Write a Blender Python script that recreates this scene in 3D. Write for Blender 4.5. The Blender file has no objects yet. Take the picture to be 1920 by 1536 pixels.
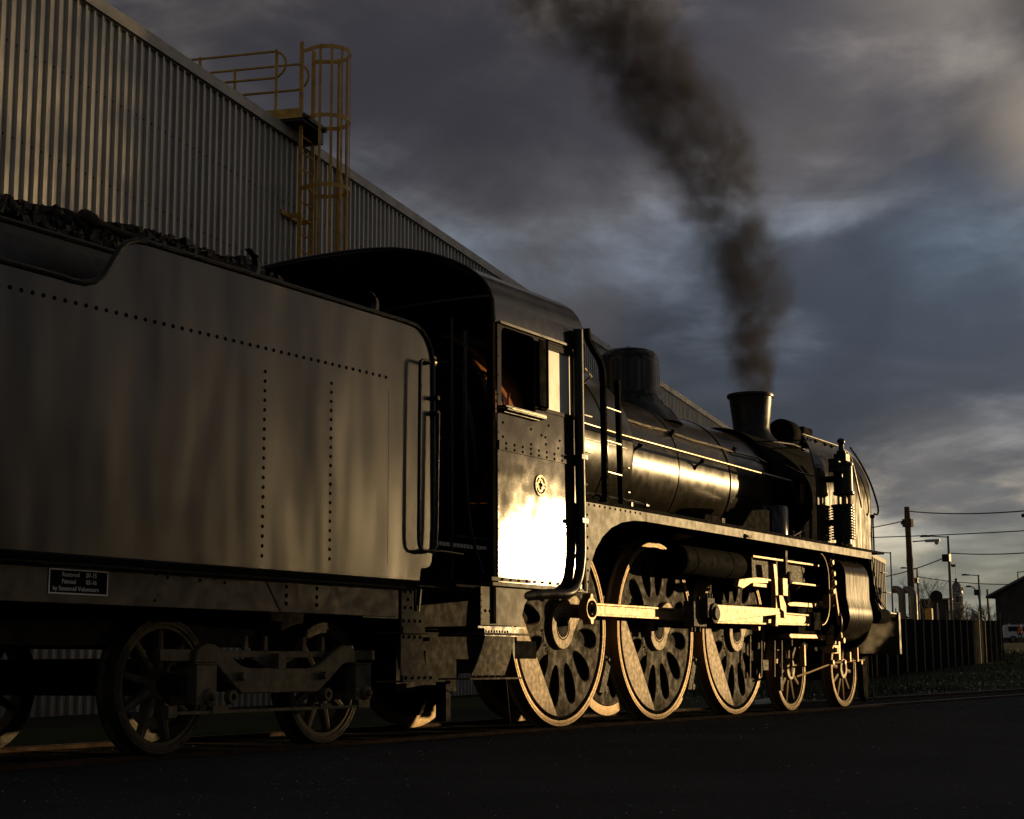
import bpy, bmesh, math, random
from mathutils import Vector, Matrix
random.seed(7)
C = bpy.context.scene.collection
SC = bpy.context.scene
R = math.radians
PI = math.pi

# ---------------------------------------------------------------- camera
EV = 0.5
cam_data = bpy.data.cameras.new('camera')
cam = bpy.data.objects.new('camera', cam_data)
C.objects.link(cam)
SC.camera = cam
cam_data.sensor_width = 36.0
cam_data.lens = 3064.7 / 1920 * 36.0
cam_data.clip_start = 0.1
cam_data.clip_end = 5000
yaw, pitch, roll = 1.04037935, 0.156246811, -0.00523758
fwd = Vector((math.sin(yaw) * math.cos(pitch), math.cos(yaw) * math.cos(pitch), math.sin(pitch)))
rgt = Vector((math.cos(yaw), -math.sin(yaw), 0))
up = rgt.cross(fwd)
r2 = rgt * math.cos(roll) + up * math.sin(roll)
u2 = -rgt * math.sin(roll) + up * math.cos(roll)
m = Matrix((r2, u2, -fwd)).transposed().to_4x4()
m.translation = Vector((0, -7.44208, 0.552))
cam.matrix_world = m

# ---------------------------------------------------------------- light
SUN_AZ, SUN_EL = R(-29.0), R(4.2)
S = Vector((math.cos(SUN_AZ) * math.cos(SUN_EL), math.sin(SUN_AZ) * math.cos(SUN_EL), math.sin(SUN_EL)))
sd = bpy.data.lights.new('sun', 'SUN')
sd.energy = 2.2
sd.angle = R(0.53)
sd.color = (1.0, 0.67, 0.30)
sun = bpy.data.objects.new('sun', sd)
C.objects.link(sun)
sun.rotation_euler = S.to_track_quat('Z', 'Y').to_euler()
sun.location = (40, -22, 12)

SC.view_settings.view_transform = 'Standard'
SC.view_settings.look = 'None'
SC.view_settings.exposure = EV
SC.view_settings.gamma = 1.0
SC.view_settings.use_curve_mapping = False
SC.cycles.volume_bounces = 1
SC.cycles.sample_clamp_indirect = 4.0


class NT:
    """tiny node-tree writer"""
    def __init__(s, tree):
        s.t = tree
        s.t.nodes.clear()
    def n(s, typ, ins=None, **kw):
        nd = s.t.nodes.new(typ)
        for k, v in kw.items():
            setattr(nd, k, v)
        for k, v in (ins or {}).items():
            if isinstance(v, bpy.types.NodeSocket):
                s.t.links.new(v, nd.inputs[k])
            else:
                nd.inputs[k].default_value = v
        return nd
    def math(s, op, a, b=0.0, c=0.0, clamp=False):
        nd = s.n('ShaderNodeMath', {0: a, 1: b, 2: c}, operation=op)
        nd.use_clamp = clamp
        return nd.outputs[0]
    def vm(s, op, a, b=(0, 0, 0)):
        nd = s.n('ShaderNodeVectorMath', {0: a, 1: b}, operation=op)
        return nd.outputs['Value'] if op in ('DOT_PRODUCT', 'LENGTH', 'DISTANCE') else nd.outputs[0]
    def mix(s, f, a, b, mode='MIX'):
        nd = s.n('ShaderNodeMix', None, data_type='RGBA', blend_type=mode)
        for k, v in ((0, f), (6, a), (7, b)):
            if isinstance(v, bpy.types.NodeSocket):
                s.t.links.new(v, nd.inputs[k])
            else:
                nd.inputs[k].default_value = v if k == 0 else (*v[:3], 1)
        return nd.outputs[2]
    def ramp(s, f, pts, interp='LINEAR'):
        nd = s.n('ShaderNodeValToRGB', {0: f})
        cr = nd.color_ramp
        cr.interpolation = interp
        while len(cr.elements) < len(pts):
            cr.elements.new(0.5)
        for e, (p, c) in zip(cr.elements, pts):
            e.position = p
            e.color = (*c, 1) if not isinstance(c, (int, float)) else (c, c, c, 1)
        return nd.outputs[0]
    def noise(s, v, scale, detail=3, rough=0.5, dist=0.0):
        return s.n('ShaderNodeTexNoise', {'Vector': v, 'Scale': scale, 'Detail': detail, 'Roughness': rough, 'Distortion': dist}).outputs[0]
    def mr(s, v, a, b, c=0.0, d=1.0, smooth=True):
        return s.n('ShaderNodeMapRange', {0: v, 1: a, 2: b, 3: c, 4: d},
                   interpolation_type='SMOOTHSTEP' if smooth else 'LINEAR').outputs[0]


# world: Nishita sky seen through heavy evening cloud
W = bpy.data.worlds.new('World')
SC.world = W
W.use_nodes = True
w = NT(W.node_tree)
tc = w.n('ShaderNodeTexCoord').outputs['Generated']
d = w.vm('NORMALIZE', tc)
sx = w.n('ShaderNodeSeparateXYZ', {0: d})
dx, dy, dz = sx.outputs[0], sx.outputs[1], sx.outputs[2]
zc = w.math('MAXIMUM', dz, 0.0)
den = w.math('ADD', zc, 0.16)
pc = w.n('ShaderNodeCombineXYZ', {0: w.math('DIVIDE', dx, den), 1: w.math('DIVIDE', dy, den), 2: 0.0}).outputs[0]
n1 = w.noise(pc, 1.7, 6, 0.55, 0.35)
n2 = w.noise(w.vm('ADD', pc, (7.3, 2.1, 0)), 0.8, 3, 0.5, 0.4)
n3 = w.noise(w.vm('ADD', pc, (1.7, 9.4, 3)), 2.3, 6, 0.58, 0.6)
# cloud deck by elevation (values are what the picture should show, linear)
deck_dark = w.ramp(zc, [(0.0, (0.26, 0.27, 0.23)), (0.06, (0.26, 0.26, 0.22)), (0.09, (0.15, 0.15, 0.15)), (0.12, (0.098, 0.100, 0.110)),
                        (0.17, (0.058, 0.068, 0.092)), (0.25, (0.062, 0.072, 0.096)), (0.32, (0.068, 0.066, 0.080)), (0.42, (0.048, 0.046, 0.055)), (1.0, (0.035, 0.035, 0.04))])
deck_light = w.ramp(zc, [(0.0, (0.36, 0.36, 0.28)), (0.055, (0.44, 0.42, 0.32)), (0.09, (0.42, 0.36, 0.28)), (0.12, (0.21, 0.20, 0.19)), (0.17, (0.105, 0.120, 0.155)),
                         (0.25, (0.14, 0.17, 0.215)), (0.30, (0.20, 0.19, 0.19)), (0.34, (0.27, 0.24, 0.215)), (0.42, (0.27, 0.24, 0.21)), (1.0, (0.08, 0.08, 0.08))])
mask = w.mr(n1, 0.44, 0.62)
cl = w.mix(mask, deck_dark, deck_light)
m2 = w.mr(n2, 0.36, 0.64, 0.70, 1.35)
cl = w.mix(1.0, cl, w.n('ShaderNodeCombineColor', {0: m2, 1: m2, 2: m2}).outputs[0], 'MULTIPLY')
m3 = w.mr(n3, 0.3, 0.7, 0.80, 1.22)
cl = w.mix(1.0, cl, w.n('ShaderNodeCombineColor', {0: m3, 1: m3, 2: m3}).outputs[0], 'MULTIPLY')
CLOUDS = [((0.894, 0.241, 0.385), 0.09, (0.25, 0.22, 0.195), 0.75), ((0.930, 0.190, 0.309), 0.060, (0.33, 0.275, 0.225), 0.85),
          ((0.905, 0.285, 0.315), 0.11, (0.066, 0.062, 0.076), 0.75), ((0.958, 0.262, 0.150), 0.08, (0.080, 0.084, 0.100), 0.5),
          ((0.931, 0.262, 0.238), 0.085, (0.080, 0.108, 0.150), 0.75), ((0.827, 0.469, 0.300), 0.15, (0.100, 0.094, 0.100), 0.85),
          ((0.886, 0.342, 0.314), 0.10, (0.098, 0.090, 0.094), 0.8), ((0.858, 0.450, 0.250), 0.10, (0.105, 0.102, 0.112), 0.7),
          ((0.927, 0.321, 0.180), 0.13, (0.048, 0.057, 0.078), 0.8), ((0.765, 0.525, 0.400), 0.22, (0.046, 0.043, 0.055), 0.9), ((0.690, 0.610, 0.390), 0.24, (0.046, 0.044, 0.055), 0.9), ((0.83, 0.42, 0.385), 0.14, (0.050, 0.047, 0.058), 0.8),
          ((0.955, 0.275, 0.110), 0.05, (0.14, 0.135, 0.135), 0.6)]
n4 = w.noise(w.vm('MULTIPLY', d, (1, 1, 1.5)), 6.5, 6, 0.58, 0.5)
m4 = w.mr(n4, 0.32, 0.68, 0.83, 1.15)
cl = w.mix(1.0, cl, w.n('ShaderNodeCombineColor', {0: m4, 1: m4, 2: m4}).outputs[0], 'MULTIPLY')
# the break in the cloud round the low sun
sdot = w.vm('DOT_PRODUCT', d, tuple(S))
def cloud_patch(cl, dirv, width, col, amount):
    """one brighter or darker bank of cloud, its edge broken up by the noise"""
    q = w.vm('DOT_PRODUCT', d, tuple(Vector(dirv).normalized()))
    ang = w.math('ARCCOSINE', w.math('MINIMUM', q, 1.0))
    ang = w.math('ADD', ang, w.math('MULTIPLY', w.math('SUBTRACT', n3, 0.5), width * 1.6))
    ang = w.math('ADD', ang, w.math('MULTIPLY', w.math('SUBTRACT', n1, 0.5), width * 1.2))
    return w.mix(w.mr(ang, 0.0, width, amount, 0.0), cl, col)
for args in CLOUDS:
    cl = cloud_patch(cl, *args)
cl = w.mix(0.6, cl, w.mix(1.0, cl, w.n('ShaderNodeCombineColor', {0: m4, 1: m4, 2: m4}).outputs[0], 'MULTIPLY'))
az = w.mr(sdot, 0.30, 0.90, 0.78, 1.12)
cl = w.mix(1.0, cl, w.n('ShaderNodeCombineColor', {0: az, 1: az, 2: az}).outputs[0], 'MULTIPLY')
g1 = w.math('POWER', w.math('MAXIMUM', sdot, 0.0), 14.0)
g2 = w.math('POWER', w.math('MAXIMUM', sdot, 0.0), 120.0)
lowm = w.mr(zc, 0.0, 0.30, 1.0, 0.12)
glow = w.mix(1.0, w.mix(w.math('MULTIPLY', g1, 0.9), (0, 0, 0), (0.40, 0.345, 0.26)),
             w.n('ShaderNodeCombineColor', {0: lowm, 1: lowm, 2: lowm}).outputs[0], 'MULTIPLY')
glow = w.mix(1.0, glow, w.mix(g2, (0, 0, 0), (1.6, 1.0, 0.45)), 'ADD')
cl = w.mix(1.0, cl, glow, 'ADD')
K = 1.0 / (0.10 * 2 ** EV)
cl = w.mix(1.0, cl, (K, K, K), 'MULTIPLY')
sky = w.n('ShaderNodeTexSky', None, sky_type='NISHITA', sun_disc=False, sun_elevation=SUN_EL, sun_rotation=PI / 2 - SUN_AZ)
out_col = w.mix(0.985, sky.outputs[0], cl)
# below the horizon: dark ground colour
out_col = w.mix(w.mr(dz, -0.03, -0.005, 1.0, 0.0), out_col, (0.02 * K, 0.019 * K, 0.017 * K))
bg = w.n('ShaderNodeBackground', {0: out_col, 1: 0.10})
w.n('ShaderNodeOutputWorld', {0: bg.outputs[0]})


# ---------------------------------------------------------------- materials
def mat(name, col, rough=0.5, metal=0.0, var=0.15, vscale=3.0, rvar=0.1, bump=0.0, bscale=4.0, fine=0.0, fscale=200.0,
        col2=None, spec=0.5, stretch=None, bstretch=(1, 1, 0.8), coat=0.0, transmission=0.0, objrand=0.0):
    mt = bpy.data.materials.new(name)
    mt.use_nodes = True
    t = NT(mt.node_tree)
    co = t.n('ShaderNodeTexCoord').outputs['Object']
    v = co
    if stretch:
        v = t.vm('MULTIPLY', co, stretch)
    n = t.noise(v, vscale, 5, 0.6)
    nf = t.mr(n, 0.3, 0.7)
    c2 = col2 or tuple(min(1, c * (1 + 2 * var)) for c in col)
    c1 = tuple(c * (1 - var) for c in col)
    base = t.mix(nf, c1, c2)
    if objrand:
        rr_ = t.mr(t.n('ShaderNodeObjectInfo').outputs['Random'], 0, 1, 1 - objrand, 1 + objrand * .6, smooth=False)
        base = t.mix(1.0, base, t.n('ShaderNodeCombineColor', {0: rr_, 1: rr_, 2: rr_}).outputs[0], 'MULTIPLY')
    n2 = t.noise(t.vm('ADD', v, (3.1, 1.7, 5.2)), vscale * 2.3, 4, 0.6)
    rg = t.mr(n2, 0.3, 0.7, max(0.02, rough - rvar), min(1, rough + rvar))
    ins = {'Base Color': base, 'Roughness': rg, 'Metallic': metal, 'Specular IOR Level': spec, 'Coat Weight': coat,
           'Transmission Weight': transmission}
    if bump or fine:
        h = None
        nrm = None
        if bump:
            b = t.noise(t.vm('MULTIPLY', co, bstretch), bscale, 2, 0.45)
            nrm = t.n('ShaderNodeBump', {'Strength': 1.0, 'Distance': bump, 'Height': b}).outputs[0]
        if fine:
            f = t.noise(co, fscale, 3, 0.6)
            i = {'Strength': 0.6, 'Distance': fine, 'Height': f}
            if nrm:
                i['Normal'] = nrm
            nrm = t.n('ShaderNodeBump', i).outputs[0]
        ins['Normal'] = nrm
    p = t.n('ShaderNodeBsdfPrincipled', ins)
    t.n('ShaderNodeOutputMaterial', {0: p.outputs[0]})
    return mt


M = {}
M['tank'] = mat('tank_paint', (0.008, 0.0076, 0.0070), 0.30, var=0.2, vscale=1.6, rvar=0.02, bump=0.030, bscale=1.5, bstretch=(1, 1, 0.30), fine=0.0002, fscale=90, spec=0.60, stretch=(1.5, 1, 0.3))
M['cab'] = mat('cab_paint', (0.024, 0.020, 0.013), 0.088, var=0.3, vscale=2.5, rvar=0.015, bump=0.0050, bscale=2.6, fine=0.0002, fscale=60, spec=0.20)
M['plate'] = mat('deflector_paint', (0.030, 0.025, 0.016), 0.19, var=0.35, vscale=4, rvar=0.05, bump=0.006, bscale=3, bstretch=(1.4, 1, .4), fine=0.0003, fscale=60, spec=0.18, stretch=(1.6, 1, 0.35))
M['jacket'] = mat('jacket_paint', (0.035, 0.030, 0.021), 0.25, var=0.35, vscale=9, rvar=0.06, bump=0.001, bscale=6, spec=0.16, stretch=(2.5, 1, 0.15))
M['roofsheet'] = mat('cab_roof_paint', (0.026, 0.025, 0.024), 0.15, var=0.25, vscale=3, rvar=0.04, bump=0.0015, bscale=4, fine=0.0003, fscale=60, spec=0.6)
M['boiler'] = mat('boiler_paint', (0.021, 0.018, 0.012), 0.235, var=0.3, vscale=3, rvar=0.04, bump=0.0012, bscale=3, bstretch=(.4, 1, 1), fine=0.0002, fscale=70, spec=0.24)
M['black'] = mat('black_paint', (0.010, 0.009, 0.008), 0.34, var=0.3, vscale=5, bump=0.001, bscale=6, fine=0.0002, fscale=120, spec=0.3)
M['frame'] = mat('frame_paint', (0.040, 0.034, 0.024), 0.55, var=0.25, vscale=4, bump=0.001, bscale=9, fine=0.0008, fscale=110, spec=0.35)
M['soot_shade'] = mat('soot_shade_black', (0.0045, 0.0042, 0.004), 0.85, var=0.3, vscale=5, fine=0.001, fscale=80, spec=0.03)  # near-black; on the girder drum it stands in for shade
M['under'] = mat('underframe_grime', (0.014, 0.012, 0.010), 0.85, var=0.4, vscale=5, fine=0.001, fscale=80, spec=0.2)
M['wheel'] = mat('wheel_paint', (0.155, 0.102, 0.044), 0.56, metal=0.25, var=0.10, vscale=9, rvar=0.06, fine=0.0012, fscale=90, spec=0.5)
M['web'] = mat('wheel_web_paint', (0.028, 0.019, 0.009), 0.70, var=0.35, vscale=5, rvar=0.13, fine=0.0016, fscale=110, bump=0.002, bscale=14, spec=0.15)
M['tyre'] = mat('tyre_steel', (0.27, 0.180, 0.075), 0.52, metal=0.4, var=0.08, vscale=20, rvar=0.05, fine=0.0006, fscale=120, spec=0.5)
M['rod'] = mat('rod_steel', (0.29, 0.190, 0.080), 0.47, metal=0.35, var=0.10, vscale=8, rvar=0.05, fine=0.0003, fscale=120, spec=0.5)
M['grime'] = mat('greasy_steel', (0.05, 0.040, 0.026), 0.65, var=0.4, vscale=14, fine=0.0015, fscale=70, spec=0.25)
M['bogie'] = mat('bogie_paint', (0.10, 0.082, 0.050), 0.68, var=0.25, vscale=10, fine=0.0014, fscale=80, bump=0.001, bscale=25, spec=0.25)
M['valance'] = mat('valance_paint', (0.045, 0.036, 0.015), 0.49, var=0.2, vscale=4, rvar=0.04, bump=0.002, bscale=5, fine=0.0003, fscale=90, spec=0.20)
M['chrome'] = mat('bright_rail', (0.34, 0.28, 0.19), 0.35, metal=0.8, var=0.1)
M['brown'] = mat('backhead_brown', (0.42, 0.15, 0.045), 0.30, var=0.2, vscale=4, rvar=0.05)
M['glass'] = mat('sky_reflection_glass', (0.60, 0.61, 0.54), 0.4, var=0.06, vscale=2, rvar=0.05)  # pale base colour paints the sky reflected in the pane
M['white'] = mat('white_print', (0.62, 0.62, 0.60), 0.6, var=0.05)
M['dome_black'] = mat('dome_paint', (0.008, 0.008, 0.008), 0.17, var=0.2, vscale=3, rvar=0.03, spec=0.4)
M['railtop'] = mat('worn_rail_top', (0.30, 0.27, 0.24), 0.38, metal=0.8, var=0.3, vscale=3, stretch=(.3, 4, 1))
M['coal'] = mat('coal', (0.008, 0.0078, 0.0078), 0.55, var=0.4, vscale=9, fine=0.002, fscale=40, spec=0.2)
M['shed'] = mat('shed_cladding', (0.37, 0.355, 0.32), 0.40, metal=0.4, var=0.12, vscale=2.2, rvar=0.08, bump=0.004, bscale=3, stretch=(1, 1, 0.15), objrand=0.12)
M['trim'] = mat('shed_trim', (0.34, 0.32, 0.28), 0.5, metal=0.2, var=0.08, vscale=2)
M['ladder'] = mat('ladder_yellow', (0.56, 0.31, 0.05), 0.55, var=0.2, vscale=5)
M['asphalt'] = None
M['ballast'] = mat('ballast', (0.018, 0.017, 0.016), 0.95, var=0.5, vscale=25, fine=0.006, fscale=30, spec=0.05)
M['sleeper'] = mat('sleeper_timber', (0.045, 0.036, 0.028), 0.9, var=0.3, vscale=8, spec=0.1)
M['railhead'] = mat('rail_rust', (0.045, 0.026, 0.016), 0.75, metal=0.0, var=0.35, vscale=6, spec=0.08)
M['fence'] = mat('fence_steel', (0.20, 0.17, 0.12), 0.55, metal=0.2, var=0.2, vscale=4)
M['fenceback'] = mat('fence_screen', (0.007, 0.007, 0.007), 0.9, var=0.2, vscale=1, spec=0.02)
M['wood'] = mat('pole_timber', (0.11, 0.075, 0.05), 0.85, var=0.35, vscale=3, stretch=(6, 6, 0.6), spec=0.1)
M['pole'] = mat('galvanised_pole', (0.14, 0.14, 0.14), 0.5, metal=0.3, var=0.1)
M['duct'] = mat('duct_paint', (0.42, 0.42, 0.40), 0.55, var=0.08)
M['brick'] = mat('tower_render', (0.30, 0.24, 0.17), 0.8, var=0.2, vscale=0.6)
M['dome'] = mat('dome_lead', (0.12, 0.12, 0.12), 0.4, metal=0.4, var=0.2, vscale=0.6)
M['dark'] = mat('house_wall', (0.05, 0.045, 0.04), 0.85, var=0.2, vscale=0.5)
M['roof'] = mat('roof_sheet', (0.10, 0.10, 0.10), 0.6, var=0.15, vscale=0.5)
M['van'] = mat('white_car_paint', (0.62, 0.64, 0.68), 0.35, var=0.04)
M['vglass'] = mat('car_glass', (0.02, 0.02, 0.022), 0.15, var=0.1)
M['rubber'] = mat('tyre_rubber', (0.02, 0.02, 0.02), 0.8)
M['hivis'] = mat('orange_hi_vis', (0.75, 0.14, 0.03), 0.8, var=0.1)
M['skin'] = mat('skin', (0.45, 0.27, 0.19), 0.6, var=0.05)
M['cloth'] = mat('dark_trousers', (0.03, 0.03, 0.045), 0.9)
M['bark'] = mat('bark', (0.06, 0.045, 0.035), 0.9, var=0.3)
M['leaf'] = mat('leaf', (0.035, 0.042, 0.018), 0.8, var=0.4, vscale=1.2, spec=0.2)
M['yellow'] = mat('yellow_paint', (0.5, 0.33, 0.05), 0.6)
M['wire'] = mat('cable_black', (0.02, 0.02, 0.02), 0.7)
M['emblem'] = mat('plate_brass', (0.42, 0.34, 0.22), 0.45, metal=0.5, var=0.2, vscale=30)
M['wall_brick'] = mat('blocker_wall', (0.22, 0.17, 0.13), 0.9, var=0.2, vscale=0.5)


def ground_mat(name, base, chips, chip_scale, chip_thr, green=0.0):
    mt = bpy.data.materials.new(name)
    mt.use_nodes = True
    t = NT(mt.node_tree)
    co = t.n('ShaderNodeTexCoord').outputs['Object']
    big = t.noise(co, 0.35, 5, 0.6)
    c = t.mix(t.mr(big, 0.3, 0.7), tuple(b * 0.7 for b in base), tuple(b * 1.35 for b in base))
    if green:
        g = t.noise(co, 0.12, 4, 0.6)
        c = t.mix(t.mr(g, 0.40, 0.55), c, (0.045, 0.065, 0.018))
    vo = t.n('ShaderNodeTexVoronoi', {'Vector': co, 'Scale': chip_scale}, feature='F1')
    rnd = t.n('ShaderNodeSeparateColor', {0: vo.outputs['Color']}).outputs[0]
    near = t.mr(vo.outputs['Distance'], 0.20, 0.45, 1.0, 0.0)
    sel = t.mr(rnd, chip_thr, chip_thr + 0.02)
    c = t.mix(t.math('MULTIPLY', near, sel), c, chips)
    c = t.mix(t.mr(rnd, 0.0, 1.0, 0.0, 0.35), c, tuple(b * 1.9 for b in base))
    hgt = t.math('MULTIPLY', t.math('SUBTRACT', 0.6, vo.outputs['Distance']), 1.0)
    b1 = t.n('ShaderNodeBump', {'Strength': 0.8, 'Distance': 0.006, 'Height': hgt}).outputs[0]
    b2 = t.n('ShaderNodeBump', {'Strength': 0.6, 'Distance': 0.03, 'Height': t.noise(co, 3.5, 4, 0.6), 'Normal': b1}).outputs[0]
    p = t.n('ShaderNodeBsdfPrincipled', {'Base Color': c, 'Roughness': 0.92, 'Specular IOR Level': 0.08, 'Normal': b2})
    t.n('ShaderNodeOutputMaterial', {0: p.outputs[0]})
    return mt


M['asphalt'] = ground_mat('asphalt', (0.040, 0.039, 0.038), (0.50, 0.48, 0.45), 70.0, 0.982)
M['bank'] = ground_mat('rough_bank', (0.035, 0.032, 0.024), (0.25, 0.24, 0.22), 9.0, 0.97, green=1.0)

# ---------------------------------------------------------------- geometry helpers
OFF = {}


class MB:
    """collects shapes in world metres; build() links them as one mesh object"""
    def __init__(s):
        s.v, s.f = [], []
    def add(s, vs, fs):
        o = len(s.v)
        s.v += [tuple(v) for v in vs]
        s.f += [tuple(i + o for i in f) for f in fs]
        return s
    def box(s, x0, x1, y0, y1, z0, z1):
        if x0 > x1: x0, x1 = x1, x0
        if y0 > y1: y0, y1 = y1, y0
        if z0 > z1: z0, z1 = z1, z0
        v = [(x, y, z) for z in (z0, z1) for x, y in ((x0, y0), (x1, y0), (x1, y1), (x0, y1))]
        return s.add(v, [(3, 2, 1, 0), (4, 5, 6, 7), (0, 1, 5, 4), (1, 2, 6, 5), (2, 3, 7, 6), (3, 0, 4, 7)])
    def obox(s, c, ax, ay, az, hx, hy, hz):
        """box with its own axes, half sizes"""
        c, ax, ay, az = Vector(c), Vector(ax).normalized(), Vector(ay).normalized(), Vector(az).normalized()
        v = [c + ax * sx_ * hx + ay * sy_ * hy + az * sz_ * hz for sz_ in (-1, 1) for sx_, sy_ in ((-1, -1), (1, -1), (1, 1), (-1, 1))]
        return s.add(v, [(3, 2, 1, 0), (4, 5, 6, 7), (0, 1, 5, 4), (1, 2, 6, 5), (2, 3, 7, 6), (3, 0, 4, 7)])
    def bar(s, p0, p1, wd, ht, upv=(0, 0, 1)):
        p0, p1 = Vector(p0), Vector(p1)
        a = (p1 - p0)
        b = Vector(upv).cross(a)
        if b.length < 1e-6: b = Vector((1, 0, 0)).cross(a)
        c = a.cross(b)
        return s.obox((p0 + p1) / 2, a, b, c, a.length / 2, wd / 2, ht / 2)
    def lathe(s, c, axis, prof, n=24, caps=True):
        """prof: list of (radius, distance along the axis)"""
        c, a = Vector(c), Vector(axis).normalized()
        e1 = a.orthogonal().normalized()
        if abs(a.z) < 0.9: e1 = Vector((0, 0, 1)) - a * a.z; e1.normalize()
        e2 = a.cross(e1)
        v, f = [], []
        for r, h in prof:
            for i in range(n):
                t = 2 * PI * i / n
                v.append(c + a * h + (e1 * math.cos(t) + e2 * math.sin(t)) * r)
        k = len(prof)
        for j in range(k - 1):
            for i in range(n):
                i2 = (i + 1) % n
                f.append((j * n + i, j * n + i2, (j + 1) * n + i2, (j + 1) * n + i))
        if caps:
            f.append(tuple(range(n - 1, -1, -1)))
            f.append(tuple((k - 1) * n + i for i in range(n)))
        return s.add(v, f)
    def cyl(s, p0, p1, r, r1=None, n=12):
        p0, p1 = Vector(p0), Vector(p1)
        return s.lathe(p0, p1 - p0, [(r, 0), (r if r1 is None else r1, (p1 - p0).length)], n)
    def ring(s, c, axis, ro, ri, h, n=48, bev=0.004):
        return s.lathe(c, axis, [(ri, 0), (ro - bev, 0), (ro, bev), (ro, h - bev), (ro - bev, h), (ri, h), (ri, 0)], n, caps=False)
    def tube(s, pts, r, n=8, closed=False):
        pts = [Vector(p) for p in pts]
        k = len(pts)
        v, f = [], []
        prev = None
        for j in range(k):
            if closed: t = pts[(j + 1) % k] - pts[j - 1]
            else: t = (pts[min(j + 1, k - 1)] - pts[max(j - 1, 0)])
            t.normalize()
            if prev is None:
                e = t.orthogonal().normalized()
            else:
                e = prev - t * prev.dot(t)
                e.normalize()
            prev = e
            g = t.cross(e)
            rr = r[j] if isinstance(r, (list, tuple)) else r
            for i in range(n):
                a = 2 * PI * i / n
                v.append(pts[j] + (e * math.cos(a) + g * math.sin(a)) * rr)
        for j in range(k if closed else k - 1):
            j2 = (j + 1) % k
            for i in range(n):
                i2 = (i + 1) % n
                f.append((j * n + i, j * n + i2, j2 * n + i2, j2 * n + i))
        if not closed:
            f.append(tuple(range(n - 1, -1, -1)))
            f.append(tuple((k - 1) * n + i for i in range(n)))
        return s.add(v, f)
    def prism(s, poly, a0, a1, plane='XZ'):
        """simple polygon (no holes) extruded between a0 and a1 along the remaining axis"""
        n = len(poly)
        def P(p, a):
            return {'XZ': (p[0], a, p[1]), 'YZ': (a, p[0], p[1]), 'XY': (p[0], p[1], a)}[plane]
        v = [P(p, a0) for p in poly] + [P(p, a1) for p in poly]
        f = [tuple(range(n)), tuple(range(2 * n - 1, n - 1, -1))]
        f += [(i, i + n, (i + 1) % n + n, (i + 1) % n) for i in range(n)]
        return s.add(v, f)
    def sweep(s, prof, a0, a1, th, plane='YZ'):
        """an open profile given a thickness th along its left normal, extruded a0..a1"""
        k = len(prof)
        outp = []
        for i, p in enumerate(prof):
            q0, q1 = prof[max(i - 1, 0)], prof[min(i + 1, k - 1)]
            tx, tz = q1[0] - q0[0], q1[1] - q0[1]
            l = math.hypot(tx, tz) or 1
            outp.append((p[0] - tz / l * th, p[1] + tx / l * th))
        def P(p, a):
            return {'XZ': (p[0], a, p[1]), 'YZ': (a, p[0], p[1]), 'XY': (p[0], p[1], a)}[plane]
        for i in range(k - 1):
            q = [prof[i], prof[i + 1], outp[i + 1], outp[i]]
            v = [P(p, a0) for p in q] + [P(p, a1) for p in q]
            fs = [(0, 1, 5, 4), (2, 3, 7, 6), (0, 3, 2, 1), (4, 5, 6, 7)]
            if i == 0: fs.append((0, 4, 7, 3))
            if i == k - 2: fs.append((1, 2, 6, 5))
            s.add(v, fs)
        return s
    def plate(s, outer, holes, c, th, bev=0.003, plane='XZ'):
        """flat plate with holes, centred at depth c on the remaining axis"""
        cu = bpy.data.curves.new('tmp', 'CURVE')
        cu.dimensions = '2D'
        cu.fill_mode = 'BOTH'
        cu.extrude = max(th / 2 - bev, 0.0005)
        cu.bevel_depth = bev
        cu.bevel_resolution = 0
        cu.offset = -bev
        for poly in [outer] + list(holes):
            sp = cu.splines.new('POLY')
            sp.points.add(len(poly) - 1)
            for q, (a, b) in zip(sp.points, poly):
                q.co = (a, b, 0, 1)
            sp.use_cyclic_u = True
        ob = bpy.data.objects.new('tmp', cu)
        me = bpy.data.meshes.new_from_object(ob)
        vs = []
        for v in me.vertices:
            a, b, h = v.co
            vs.append({'XZ': (a, c - h, b), 'YZ': (c + h, a, b), 'XY': (a, b, c + h)}[plane])
        s.add(vs, [tuple(p.vertices) for p in me.polygons])
        bpy.data.meshes.remove(me)
        bpy.data.curves.remove(cu)
        return s
    def text(s, body, size, c, ex, ez, depth=0.002, align='CENTER', space=1.0, line=1.0, offset=0.0):
        cu = bpy.data.curves.new('tmp', 'FONT')
        cu.body = body
        cu.size = size
        cu.extrude = depth / 2
        cu.align_x = align
        cu.align_y = 'CENTER'
        cu.space_character = space
        cu.space_line = line
        cu.offset = offset
        cu.resolution_u = 3
        ob = bpy.data.objects.new('tmp', cu)
        me = bpy.data.meshes.new_from_object(ob)
        c, ex, ez = Vector(c), Vector(ex), Vector(ez)
        en = ex.cross(ez)
        s.add([c + ex * v.co.x + ez * v.co.y + en * v.co.z for v in me.vertices], [tuple(p.vertices) for p in me.polygons])
        bpy.data.meshes.remove(me)
        bpy.data.curves.remove(cu)
        return s
    def pieces(s, name, mt, parent=None, **kw):
        """one object for each separate piece"""
        par = list(range(len(s.v)))
        def find(a):
            while par[a] != a:
                par[a] = par[par[a]]; a = par[a]
            return a
        for f in s.f:
            r0 = find(f[0])
            for i in f[1:]: par[find(i)] = r0
        groups = {}
        for f in s.f: groups.setdefault(find(f[0]), []).append(f)
        out = []
        for fl in groups.values():
            idx = sorted({i for f in fl for i in f}); mp = {a: k for k, a in enumerate(idx)}
            q = MB(); q.v = [s.v[i] for i in idx]; q.f = [tuple(mp[i] for i in f) for f in fl]
            out.append(q.build(name, mt, parent, **kw))
        return out
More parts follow.
